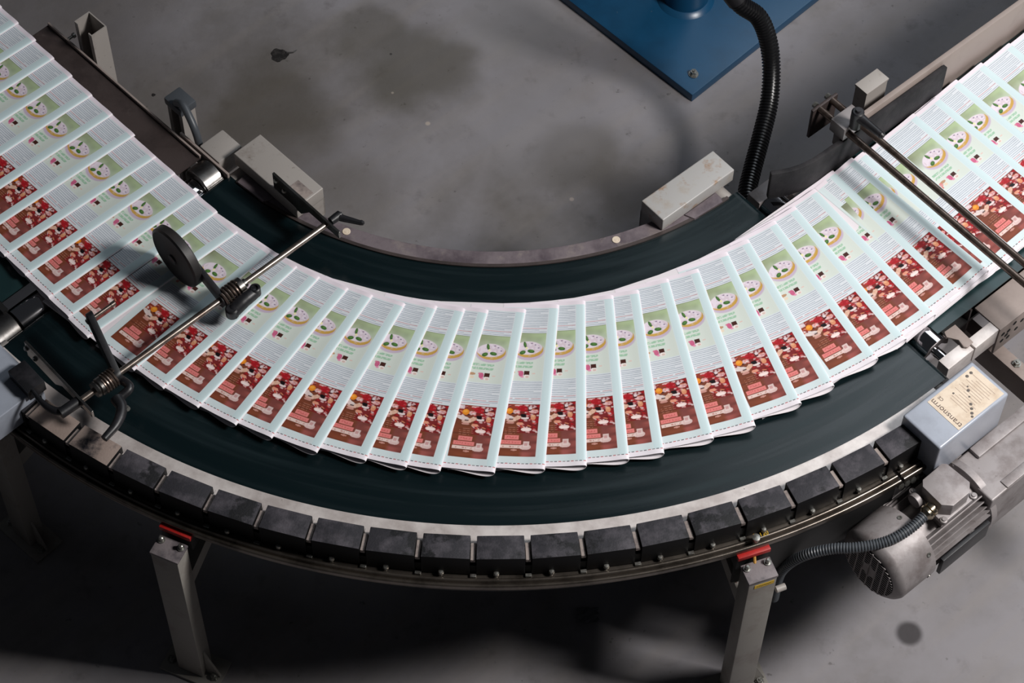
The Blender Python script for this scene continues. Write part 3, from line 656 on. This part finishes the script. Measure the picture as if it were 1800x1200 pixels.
# second arm with bolt and bare axle
s2 = onrod(209, 662)
pv = at(160, 561, ZB+.125)
flatbar(pv, s2, .034, .015, '').build('swing_arm', 'black', pw, bevel=.001)
g = G().lathe(pv+wax*.003, wax, [(0, .010), (.004, .010), (.004, .0065), (.009, .0065)], 6); g.build('axle_bolt', 'bolt', pw)
G().lathe(pv-wax*.003, -wax, [(0, .0045), (.052, .0045), (.052, .006), (.062, .006), (.063, .004)], 16).build('bare_axle', 'rodmetal', pw, smooth=True)
spring(onrod(205, 664), onrod(183, 680), .0200, 5, .0033).build('spring', 'darkrod', pw, smooth=True)
G().cyl(onrod(207, 663), onrod(182, 681), .0115, 20).build('spring_core', 'frame', pw, smooth=True)
G().lathe(onrod(186, 678), RD, [(0, .019), (.002, .0215), (.013, .0215), (.015, .019), (.015, .017), (.020, .020), (.026, .018)], 32).build('collar', 'steel', pw, smooth=True)
path = bez([s2-Z*.01, at(228, 680, ZB+.08), at(212, 698, ZB+.075), at(205, 708, ZB+.075)], 6)
G().tube(path, .010, 12).build('arm_tail', 'black', pw, smooth=True)
path = bez([at(205, 700, ZB+.08), at(214, 718, ZB+.08), at(205, 745, ZB+.08), at(183, 771, ZB+.08)], 6)
G().tube(path, [.015-.007*i/len(path) for i in range(len(path))], 14).build('clamp_lever', 'black', pw, smooth=True)
G().lathe(at(222, 716, ZB+.08), Vector((.6, -.6, .2)), [(0, .006), (.008, .0055), (.008, .003)], 10).build('lever_screw', 'bolt', pw, smooth=True)

# ---------------------------------------------------------------- blue machine base, hose
bb = at(1217, 167, .03); u1 = (at(1000, 0, .03)-bb).normalized(); u2 = (at(1465, 0, .03)-bb).normalized()
u2 = Vector((-u1.y, u1.x, 0)) if Vector((-u1.y, u1.x, 0)).dot(u2) > 0 else Vector((u1.y, -u1.x, 0))
ms = thing('machine_stand', bb+u1*.4+u2*.4-Z*.03, 'blue painted steel stand with square base plate bolted to the floor beyond the curve', 'stand')
G().prism([bb, bb+u1*.85, bb+u1*.85+u2*.85, bb+u2*.85], 0, .03).build('base_plate', 'bluepaint', ms, bevel=.002)
cc = at(1205, -4, .03)
G().lathe(Vector((cc.x, cc.y, .03)), Z, [(0, .082), (.004, .078), (.01, .070), (.012, .066), (.9, .066)], 48).build('column', 'bluepaint', ms, smooth=True)
bp = at(1219, 131, .03)
g = G().lathe(bp, Z, [(0, .014), (.003, .014)], 24); g.build('anchor_washer', 'bolt', ms, smooth=True)
hexbolt(bp+Z*.003, Z, .009, .012).build('anchor_nut', 'bolt', ms)
hp = [at(1262, -40, .62), at(1300, 6, .55), at(1333, 30, .50), at(1350, 70, .44), at(1356, 120, .38), at(1352, 180, .33), at(1338, 240, .30), at(1322, 300, .28), at(1313, 345, .27), at(1322, 385, .26), at(1350, 430, .25)]
path = resample(bez(hp, 30), .0022)
rr = [.0245 if (i % 4) < 2 else .0212 for i in range(len(path))]
hs = thing('corrugated_hose', hp[5], 'thick black corrugated hose arching from the blue stand down behind the curve', 'hose')
G().tube(path, rr, 20).build('hose_tube', 'hose', hs, smooth=True)
G().tube(resample(bez([hp[0]+Vector((-.06, .03, .03)), hp[0], hp[1]], 10), .01), .027, 20).build('hose_sleeve', 'black', hs, smooth=True)

# ---------------------------------------------------------------- gear motor
mr, mz = 1.728, .497
mo = thing('gear_motor', PR(mr, -.1, mz), 'cast grey gear motor with finned body and ventilated fan cover beside the outer rim', 'motor')
mc = PR(mr, -.3816, mz)
R0 = .0925
cowl = G().lathe(mc, tR, [(.0, .066), (.0005, .070), (.003, .078), (.012, .0885), (.02, R0), (.112, R0+.0005), (.112, R0-.003), (.01, .07)], 64).build('fan_cover', 'castgrey', mo, smooth=True)
g = G().lathe(mc-tR*.0003, tR, [(0, .0705), (.002, .0705)], 48); part2(g, 'grille_recess', 'dark', cowl)
g = G(); cyx = rR; cyz = Z
for i in range(-3, 4):
    x = i*.0185; h = math.sqrt(max(.070**2-x*x, 0)); g.box(mc-tR*.0015+cyx*x, cyx, cyz, tR, .0035, 2*h, .002)
for i in range(-8, 9):
    z_ = i*.0082; h = math.sqrt(max(.070**2-z_*z_, 0)); g.box(mc-tR*.0015+cyz*z_, cyx, cyz, tR, 2*h, .0022, .002)
g.lathe(mc-tR*.0025, tR, [(0, .024), (.002, .024)], 6)
g.lathe(mc-tR*.0028, tR, [(0, .0715), (.003, .0715)], 48) if False else None
part2(g, 'grille', 'castgrey', cowl)
for dz, dr in ((.055, .074), (-.02, .0905), (.088, -.02)):
    q = mc+tR*.098+rR*dr+Z*dz; ax = (rR*dr+Z*dz).normalized()
    g = G().lathe(mc+tR*.098+ax*(R0-.001), ax, [(0, .006), (.003, .0055), (.003, .003), (.0015, .002)], 12); part2(g, 'cover_screw', 'bolt', cowl, smooth=True)
G().lathe(mc+tR*.10, tR, [(0, .070), (.195, .070)], 48).build('motor_core', 'castgrey', mo, smooth=True)
for i in range(40):
    th = 2*math.pi*i/40
    d = rR*math.cos(th)+Z*math.sin(th)
    if math.sin(th) > .86 or (math.cos(th) > .5 and -.52 < math.sin(th) < .28): continue
    h = .022
    # fins mostly stand vertical/horizontal in casting; radial here
    G().box(mc+tR*.2+d*(.069+h/2), tR, d, tR.cross(d), .176, h, .0028).build('cooling_fin', 'castgrey', mo)
G().box(mc+tR*.205+rR*.092-Z*.012, tR, rR, Z, .15, .010, .062).build('name_plate', 'black', mo, bevel=.001)
G().lathe(mc+tR*.287, tR, [(0, .088), (.003, .0935), (.020, .0935), (.022, .088)], 64).build('end_flange', 'castgrey', mo, smooth=True)
g = G(); g.box(mc+tR*.31+rR*.0, tR, rR, Z, .04, .12, .15); g.build('adapter', 'castgrey', mo, bevel=.012, seg=3)
gb = G(); gb.box(PR(1.746, .17, .50), tR, rR, Z, .53, .125, .16); gb.build('gearbox', 'castgrey', mo, bevel=.005, seg=3)
G().box(PR(1.700, .16, .5845), tR, rR, Z, .40, .030, .012).build('gearbox_rib', 'castgrey', mo, bevel=.003)
G().box(PR(1.796, .12, .5805), tR, rR, Z, .33, .022, .006).build('gearbox_rib', 'castgrey', mo, bevel=.002)
hub = G().lathe(PR(1.808, .12, .49), rR, [(0, .055), (.012, .055), (.014, .05), (.014, .03), (.03, .03), (.032, .025)], 40).build('output_hub', 'castgrey', mo, smooth=True)
for th in range(6):
    a_ = th*math.pi/3+.4; q = PR(1.820, .12, .49)+tR*math.cos(a_)*.044+Z*math.sin(a_)*.044
    g = hexbolt(q, rR, .006, .008); part2(g, 'hub_bolt', 'bolt', hub)
# terminal box
tz = .642
octo = [at(x, y, tz) for x, y in ((1622, 842.7), (1656, 814), (1665, 814.7), (1705, 846.7), (1704.7, 865), (1676, 888.7), (1654.7, 887), (1622, 854.7))]
oc = sum(octo, Vector())/8
ter = G().prism([oc+(p-oc)*1.0 for p in octo], tz-.045, tz).build('terminal_box', 'castgrey', mo, bevel=.002)
g = G(); hw = .052
cs = [oc+tR*x*hw+rR*y*hw for x, y in ((-1, -1), (1, -1), (1, 1), (-1, 1))]
g.prism(cs, tz-.055, tz-.042)
part2(g, 'box_flange', 'castgrey', ter, bevel=.004)
g = G(); g.prism([oc+(p-oc)*.85 for p in cs], mz+.065, tz-.05); part2(g, 'box_neck', 'castgrey', ter)
for c_ in cs:
    q = oc+(c_-oc)*.9; g = G().lathe(Vector((q.x, q.y, tz-.046)), Z, [(0, .0085), (.008, .0085), (.009, .007)], 14); g.lathe(Vector((q.x, q.y, tz-.037)), Z, [(0, .005), (.003, .0045), (.003, .002)], 10)
    part2(g, 'box_screw', 'castgrey', ter, smooth=True)
q = PR((oc.dot(rR))-.028, oc.dot(tR)-hw-.0, tz-.04)
g = G().lathe(q, -tR, [(0, .017), (.012, .017), (.014, .013), (.014, .003)], 24); part2(g, 'blanking_plug', 'castgrey', ter, smooth=True)
gp = at(1634, 897, tz-.025); gd = (at(1618, 912, tz-.03)-gp).normalized()
g = G().lathe(gp-gd*.012, gd, [(0, .012), (.004, .012), (.004, .0175), (.011, .0175), (.012, .015), (.016, .0185), (.022, .0185), (.028, .013), (.030, .011)], 12)
part2(g, 'cable_gland', 'brass', ter, smooth=True)
cpth = [gp+gd*.012, at(1603, 926, tz-.035), at(1575, 944, .60), at(1545, 955, .59), at(1505, 962, .58), at(1465, 964, .565), at(1425, 972, .54), at(1395, 985, .50), at(1374, 1003, .45), at(1365, 1025, .38), at(1360, 1050, .30)]
path = resample(bez(cpth, 20), .0016)
tag(G().tube(path, [.0125 if (i % 4) < 2 else .0108 for i in range(len(path))], 16).build('flexible_conduit', 'conduit', smooth=True), 'grey ribbed conduit running from the motor gland to the stickered leg', 'conduit')
# conduit clip on the leg side
G().cyl(at(1364, 1036, .47), at(1380, 1030, .47), .008, 16).build('conduit_peg', 'greypaint', cv, smooth=True)

# ---------------------------------------------------------------- newspapers
LV, LU, WD = .431, .124, .30
SL = .075
def hash01(a, b=0): return (math.sin(a*127.1+b*311.7)*43758.5453) % 1.
NUu, NVv = 125, 432
U_ = np.linspace(0, LU, NUu)*1000; V_ = np.linspace(0, LV, NVv)*1000      # millimetres: u from the fold, v from the inner end
UU, VV = np.meshgrid(U_, V_)                                               # shape (NV, NU)
img = np.zeros((NVv, NUu, 3)); img[:] = (.80, .872, .885)
def c8(*c): return np.array(c)/255.
def fill(mask, c, a=1.):
    a = np.asarray(a)
    if a.ndim == 0: img[mask] = img[mask]*(1-a)+np.array(c)*a
    else: img[mask] = img[mask]*(1-a[mask][:, None])+np.array(c)*a[mask][:, None]
def rect(u0, u1, v0, v1): return (UU >= u0) & (UU <= u1) & (VV >= v0) & (VV <= v1)
def ell(u, v, a, b, rot=0):
    x = (UU-u)*math.cos(rot)+(VV-v)*math.sin(rot); y = -(UU-u)*math.sin(rot)+(VV-v)*math.cos(rot); return (x/a)**2+(y/b)**2
vn = rng.random((60, 30, 3))
def vnoise(su, sv, ch=0, ou=0, ov=0):
    x = UU/su+ou; y = VV/sv+ov; xi = np.floor(x).astype(int); yi = np.floor(y).astype(int); fx = x-xi; fy = y-yi
    fx = fx*fx*(3-2*fx); fy = fy*fy*(3-2*fy); T = vn[:, :, ch]; g_ = lambda i, j: T[j % 60, i % 30]
    return (g_(xi, yi)*(1-fx)+g_(xi+1, yi)*fx)*(1-fy)+(g_(xi, yi+1)*(1-fx)+g_(xi+1, yi+1)*fx)*fy
# page ground
fill(rect(20, 125, 11, 418), c8(216, 226, 228), .7)
fill(VV < 11, c8(236, 226, 234)); fill(VV > 418.5, c8(236, 230, 236))
def textblock(u0, u1, v0, v1, n, red=()):
    fill(rect(u0-1, u1+1, v0-2, v1+3), c8(222, 225, 231), .85)
    for i in range(n):
        v = v0+(v1-v0)*i/(n-1); last = hash01(i, v0) > .88; v = round(v)
        a_ = np.clip(1.05-np.abs(VV-v)/1.0, 0, 1)*(.6+.4*vnoise(4, 3, 1, i*3.3))
        m = (UU <= u1-.3) & (UU >= (u0 if not last else u0+(u1-u0)*.2))
        if i in red: a_ = a_*(vnoise(9, 40, 2, i) > .25)*1.0; fill(m & (a_ > 0), c8(168, 50, 52), a_)
        else: fill(m & (a_ > 0), c8(84, 104, 124), a_*.8)
textblock(22, 107, 15, 75, 14, (11,))
textblock(22, 107, 209, 261, 12, (9, 11))
# green picture
gm = rect(21.5, 118, 79, 206)
gu_ = np.clip((UU-22)/86, 0, 1); gv = np.clip((VV-79)/127, 0, 1)
base = c8(188, 208, 164)[None, None]*(1-gu_[..., None])+c8(140, 146, 118)[None, None]*gu_[..., None]
base = base*(1-.15*vnoise(12, 14)[..., None])
fade = np.clip((gv-.08)/.34, 0, 1)[..., None]
base = base*(1-fade)+(c8(214, 222, 214)+0*base)*fade
img[gm] = base[gm]
fill(rect(21.5, 118, 78.3, 79.6), c8(100, 112, 84), .8)
fill(rect(118, 125, 79, 206), c8(205, 218, 210), .5)
e = ell(58, 127, 36.5, 25.5); fill(e < 1, c8(198, 178, 200), np.clip((1-e)*5, 0, 1)*.9)
e = ell(58, 122, 33, 22); fill(e < 1, c8(228, 216, 226), np.clip((1-e)*6, 0, 1))
e2 = ell(61.5, 114.5, 33.5, 21.6); fill((e < 1) & (e2 > .96), c8(200, 156, 66), np.clip((e2-.96)*5, 0, 1)*.9)
fill((e < .75), c8(206, 186, 196), .5*(vnoise(5, 5, 1) > .62))
for (du, dv) in ((-14, -10), (-22, -2), (-6, -14), (6, -6)):
    fill(ell(58+du, 120+dv, 2.3, 1.5) < 1, c8(110, 90, 120), .7)
for (u, v, a_, b_, r_) in ((67, 110, 3.6, 8.5, .25), (71, 131, 7.5, 5.2, .5), (52.5, 127, 8.5, 5.0, -.15)):
    e = ell(u, v, a_, b_, r_); fill(e < 1, c8(58, 100, 44), np.clip((1-e)*4, 0, 1)*.95); fill(ell(u-1, v-1, a_*.5, b_*.5, r_) < 1, c8(104, 146, 72), .6)
fill(ell(63, 119, 2.5, 4) < 1, c8(238, 232, 170), .8)
for v0 in (158.5, 168.5):
    w_ = vnoise(2.6, 2.2, 0, v0); m = rect(46, 100, v0-3.2, v0+3.2); fill(m & (w_ > .35), c8(122, 176, 138), .7)
    fill(m, c8(180, 208, 186), .35)
fill(rect(52, 63, 180, 191), c8(70, 36, 30)); fill(ell(57, 194, 7, 5) < 1, c8(236, 226, 222)); fill(ell(56, 195, 4, 2.5) < 1, c8(214, 190, 180))
for (u, v, a_, b_, c_) in ((70, 187, 5.5, 8, (196, 60, 110)), (67, 195, 4, 3, (226, 130, 168)), (74, 182, 4, 3, (210, 110, 140)), (92, 184, 9, 3.5, (176, 122, 82)), (100, 187, 5, 6, (214, 130, 130)), (90, 193, 5, 4, (232, 208, 182)), (104, 195, 4, 4, (200, 100, 90)), (42, 186, 4, 2, (226, 190, 180))):
    fill(ell(u, v, a_, b_) < 1, c8(*c_), .75)
# food advertisement panel
pu0, pu1, pv0, pv1 = 21.5, 107, 267, 400
pm = rect(pu0, pu1, pv0, pv1)
wood = c8(118, 62, 42)[None, None]*(.85+.3*vnoise(40, 4, 0)[..., None])
rd = c8(140, 76, 70)[None, None]*(.78+.42*vnoise(22, 7, 1)[..., None])
k = np.clip((60-UU)/10, 0, 1)[..., None]
ba = wood*(1-k)+rd*k
img[pm] = np.clip(ba, 0, 1)[pm]
fill(rect(pu0, 66, pv0, 340), c8(122, 30, 32), .75)
fill(rect(66, pu1, pv0, 292), c8(150, 60, 44), .8)
pal = [((176, 28, 36), 30), ((110, 14, 22), 16), ((236, 214, 214), 34), ((226, 140, 140), 16), ((44, 22, 24), 12), ((222, 150, 110), 12), ((240, 232, 228), 12)]
rs = random.Random(11)
blobs = []
for c_, n_ in pal:
    for i in range(n_):
        u = rs.uniform(pu0+2, pu1-2); v = rs.uniform(pv0+2, 306 if u > 66 else 338)
        if rs.random() < .35: u = rs.uniform(pu0+2, 60); v = rs.uniform(270, 330)
        blobs.append((u, v, rs.uniform(2, 7.5), rs.uniform(1.2, 2.8), rs.uniform(-.7, .3), c_))
rs.shuffle(blobs)
for (u, v, a_, b_, r_, c_) in blobs:
    e = ell(u, v, a_, b_, r_); fill((e < 1) & pm, c8(*c_), np.clip((1-e)*2.2, 0, 1)*.78)
fill(ell(59, 277, 11, 8) < 1, c8(178, 22, 34), .75)
fill(ell(87, 285, 8, 7.5) < 1, c8(226, 138, 40)); fill(ell(88, 283, 5, 3.5) < 1, c8(240, 170, 70), .8)
fill(rect(92, 106, 268, 277), c8(226, 216, 222), .85)
e = ell(90, 301, 19, 5.5, -.25); fill((e < 1) & pm, c8(226, 216, 214), .9)
e = ell(70, 303, 11, 5, .5); fill((e < 1) & pm, c8(224, 184, 160), .9)
fill(ell(56, 295, 6.5, 4) < 1, c8(22, 14, 16)); fill(ell(52, 302, 9, 3.5) < 1, c8(240, 230, 228), .9); fill(ell(54, 299, 5, 2) < 1, c8(20, 16, 18))
fill(ell(34, 300, 6, 7) < 1, c8(238, 176, 130), .8); fill(ell(33, 285, 9, 5) < 1, c8(236, 190, 190), .7); fill(ell(43, 278, 5, 6) < 1, c8(60, 12, 20), .8); fill(ell(42, 276, 3.5, 4) < 1, c8(238, 226, 228), .9)
fill(ell(82, 309, 11, 3.6) < 1, c8(226, 188, 176), .85); fill(ell(82, 306, 5, 2) < 1, c8(60, 40, 40), .8); fill(ell(83, 315, 9, 3) < 1, c8(214, 160, 152), .8)
fill(ell(62, 317, 8, 4) < 1, c8(226, 158, 130), .9)
fill(ell(47, 331, 12, 5) < 1, c8(240, 212, 206)); fill(ell(47, 332, 9, 3) < 1, c8(246, 228, 224))
for v in (327, 332, 337, 342): fill(rect(60+rs.random()*4, 93, v-.7, v+.7) & (vnoise(3, 9, 2) > .3), c8(214, 150, 132), .7)
fill(rect(62, 92, 347, 357), c8(222, 128, 124)); fill(rect(56, 102, 359.5, 369), c8(222, 128, 124))
fill((rect(66, 88, 350, 354.5) | rect(60, 98, 362, 366.5)) & (vnoise(1.6, 3, 0) > .55), c8(180, 80, 78), .6)
fill(rect(54, 103, 372, 379), c8(226, 200, 192)); fill(rect(55, 102, 373.5, 377.5) & (vnoise(1.5, 4, 2) > .6), c8(170, 110, 100), .6)
fill(ell(46, 376, 13, 7) < 1, c8(226, 200, 196), .9); fill(rect(38, 51, 362, 376), c8(228, 206, 202), .9); fill(rect(42, 48, 366, 372), c8(190, 130, 130), .6)
fill(ell(70, 384, 7, 2.2) < 1, c8(214, 160, 150), .8)
# cut marks along the outer end
for i in range(14):
    u0 = i*9.0; c_ = ((176, 60, 60), (50, 46, 52), (120, 110, 110))[i % 3]
    fill(rect(u0, u0+5.4, 418.0, 419.6), c8(*c_), .85)
img = np.clip(img, 0, 1)
lnimg = np.where(img <= .04045, img/12.92, ((img+.055)/1.055)**2.4)

def bul(u, v):
    """height of the top leaf over the bottom leaf's base line"""
    a_ = .0012+.0026*math.exp(-((u-.012)/.022)**2)
    if u < .006: a_ *= math.sqrt(max(0, 1-((.006-u)/.006)**2))*.6+.4
    return a_
def base_z(u): return SL*(WD-u)
verts = []
bu = np.array([bul(u/1000, 0) for u in U_]); bz = np.array([base_z(u/1000) for u in U_])
for j in range(NVv):
    v = V_[j]/1000
    lift = .0016*max(0, (v-.38)/.05)**2
    z = bz+bu+.0009+lift
    for i in range(NUu): verts.append((U_[i]/1000, v, z[i]))
idx = np.arange(NUu*NVv).reshape(NVv, NUu)
faces = np.stack([idx[:-1, :-1], idx[:-1, 1:], idx[1:, 1:], idx[1:, :-1]], -1).reshape(-1, 4)
pm_ = bpy.data.meshes.new('printed_page'); pm_.from_pydata(verts, [], faces.tolist()); pm_.update()
ca = pm_.color_attributes.new('print', 'FLOAT_COLOR', 'POINT')
buf = np.ones((NVv*NUu, 4)); buf[:, :3] = lnimg.reshape(-1, 3); ca.data.foreach_set('color', buf.ravel())
pm_.polygons.foreach_set('use_smooth', [True]*len(pm_.polygons))
m = bpy.data.materials.new('printed paper'); m.use_nodes = True; b = m.node_tree.nodes['Principled BSDF']
an = m.node_tree.nodes.new('ShaderNodeVertexColor'); an.layer_name = 'print'; m.node_tree.links.new(an.outputs[0], b.inputs['Base Color'])
b.inputs['Roughness'].default_value = .42; b.inputs['Specular IOR Level'].default_value = .35
pm_.materials.append(m)
# folded body: bottom leaf, round fold, top leaf (under the print)
NVS = 24
us_b = [WD, .24, .18, .14, .115, .1, .088, .078, .069, .06, .052, .045, .038, .032, .027, .022, .017, .012, .008, .004, .001]
us_t = [0, .002, .005, .01, .02, .035, .055, .08, .11, .125, .16, .22, WD]
def gb_(u): return math.sin(math.pi*min(1, max(0, u/.10))**.45)**1.2 if 0 < u < .10 else 0.
def body(th):
    v = []; f = []; rows = []
    for j in range(NVS+1):
        t = j/NVS; vv = LV*(t if t < .8 else t); vv = LV*(1-(1-t)**1.6)
        e = max(0, (vv-.375)/(LV-.375))**1.5
        lift = .0016*max(0, (vv-.38)/.05)**2
        row = []
        for u in us_b:
            dr = e*.0085*gb_(u)
            row.append((u, vv+e*e*.0045*gb_(u), base_z(u)-.0-dr))
        row.append((-.0012, vv, base_z(0)+bul(0, 0)*.5+lift*.5))
        for u in us_t: row.append((u, vv, base_z(u)+bul(u, 0)+lift))
        rows.append(len(v)); v += row
    k = len(us_b)+1+len(us_t)
    f = [(j*k+i, j*k+i+1, (j+1)*k+i+1, (j+1)*k+i) for j in range(NVS) for i in range(k-1)]
    return v, f
v, f = body(0)
kk = len(us_b)+1+len(us_t); r0 = len(v)-2*kk                       # second last ring: close the leaf stack a little inside the end
v2 = [(u, .421, z) for (u, _, z) in v[len(v)-kk:]]
tmp = mesh('folded_sheets', v, f, M['paperwhite']); mod = tmp.modifiers.new('s', 'SOLIDIFY'); mod.thickness = .0009; mod.offset = 0
bpy.context.view_layer.update()
bodyme = bpy.data.meshes.new_from_object(tmp.evaluated_get(bpy.context.evaluated_depsgraph_get())); bpy.data.objects.remove(tmp)
bodyme.name = 'folded_sheets'; bodyme.polygons.foreach_set('use_smooth', [True]*len(bodyme.polygons))
sharp(bodyme)
n0 = len(v2); pg = G().add(v2, [tuple(range(n0))]); nl = 3
topu = us_t[:]
for q_ in range(1, nl):
    row = []
    for u in (.004, .012, .022, .03, .04, .05, .06, .075, .09, .11):
        dr = .0068*gb_(u); t_ = q_/nl
        lo = base_z(u)-dr; hi = base_z(u)+bul(u, 0)+.0016
        row.append((u, lo*(1-t_)+hi*t_))
    vv_ = [(u, y, z) for y in (.418, .4300) for u, z in row]; k_ = len(row)
    pg.add(vv_, [(i, i+1, k_+i+1, k_+i) for i in range(k_-1)])
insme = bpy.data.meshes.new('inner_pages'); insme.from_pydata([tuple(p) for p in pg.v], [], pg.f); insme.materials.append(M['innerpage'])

T = [(237,237),(274,276),(308,305),(349,342),(382,372),(418,408),(475,442),(522,469),(562,487),(612,507),(655,519),(712,534),(768,538),(817,543),(858,545),(924,544),(982,536),(1028,529),(1077,519),(1122,510),(1174,490),(1227,473),(1278,443),(1315,421),(1362,388),(1397,363),(1432,332),(1464,300),(1497,280),(1517,267),(1553,243)]
B = [None,(13,447),(47.5,482),(87,523),(121,557),(155,593),(238,648),(287,683),(348,716),(414,747),(477,770),(556,796),(642,810),(713,822),(772,830),(868,834),(956,831),(1030,819),(1105,810),(1167,800),(1254,772),(1327,748),(1410,713),(1465,677),(1541,628),(1592,595),(1644,553),(1688,513),(1735,477),(1759,469),(1780,452)]
ZT = ZB+.0252
pap = []
for q in ((-30, -20), (3, 12), (32.5, 40), (63, 70), (95, 102), (127, 133), (162, 167), (198, 201)):
    c = at(*q, ZT); pap.append((c, -136.6))
for t, b_ in zip(T, B):
    c = at(*t, ZT)
    if b_ is None: ang = -136.8
    else: d = at(*b_, ZT)-c; ang = math.degrees(math.atan2(d.y, d.x))
    if t == (1553, 243): ang = -48.6
    pap.append((c, ang))
for q in ((1606, 199.5), (1647, 170), (1681, 140), (1725, 110), (1774, 76), (1815, 46), (1853, 18), (1895, -14)):
    c = at(*q, ZT); pap.append((c, -48.2))
ordn = ['first', 'second', 'third', 'fourth', 'fifth', 'sixth', 'seventh', 'eighth', 'ninth', 'tenth', 'eleventh', 'twelfth', 'thirteenth', 'fourteenth', 'fifteenth', 'sixteenth', 'seventeenth', 'eighteenth', 'nineteenth', 'twentieth', 'twenty-first', 'twenty-second', 'twenty-third', 'twenty-fourth']
N = len(pap); il = 13; ir = N-8-3      # last paper on the infeed side, first on the outfeed side
pk = at(1497, 280, ZT); PK = (round(pk.x, 2), round(pk.y, 2))
for i, (c, ang) in enumerate(pap):
    o = bpy.data.objects.new('newspaper', bodyme); COL.objects.link(o)
    o.location = (c.x, c.y, ZB+.0008+.0004*(i % 2)); o.rotation_euler = (0, 0, math.radians(ang-90))
    ch = bpy.data.objects.new('printed_page', pm_); COL.objects.link(ch); ch.parent = o
    c3_ = bpy.data.objects.new('inner_pages', insme); COL.objects.link(c3_); c3_.parent = o
    if i > 0:
        d_ = c-pap[i-1][0]; wd = d_.length
    else: wd = .07
    adj = 'broad strip' if wd > .073 else ('narrow strip' if wd < .052 else 'strip')
    if i < il: s = 'folded newspaper showing a %s on the infeed belt, %s up from the wheel arm' % (adj, ordn[il-1-i])
    elif i < ir: s = 'folded newspaper showing a %s on the curve, %s past the wheel arm' % (adj, ordn[i-il])
    else: s = 'folded newspaper showing a %s on the outfeed belt, %s beyond the curve' % (adj, ordn[i-ir])
    if (round(c.x, 2), round(c.y, 2)) == PK: o.location.z += .006
    tag(o, s, 'newspaper', 'overlapping newspapers on the conveyor')
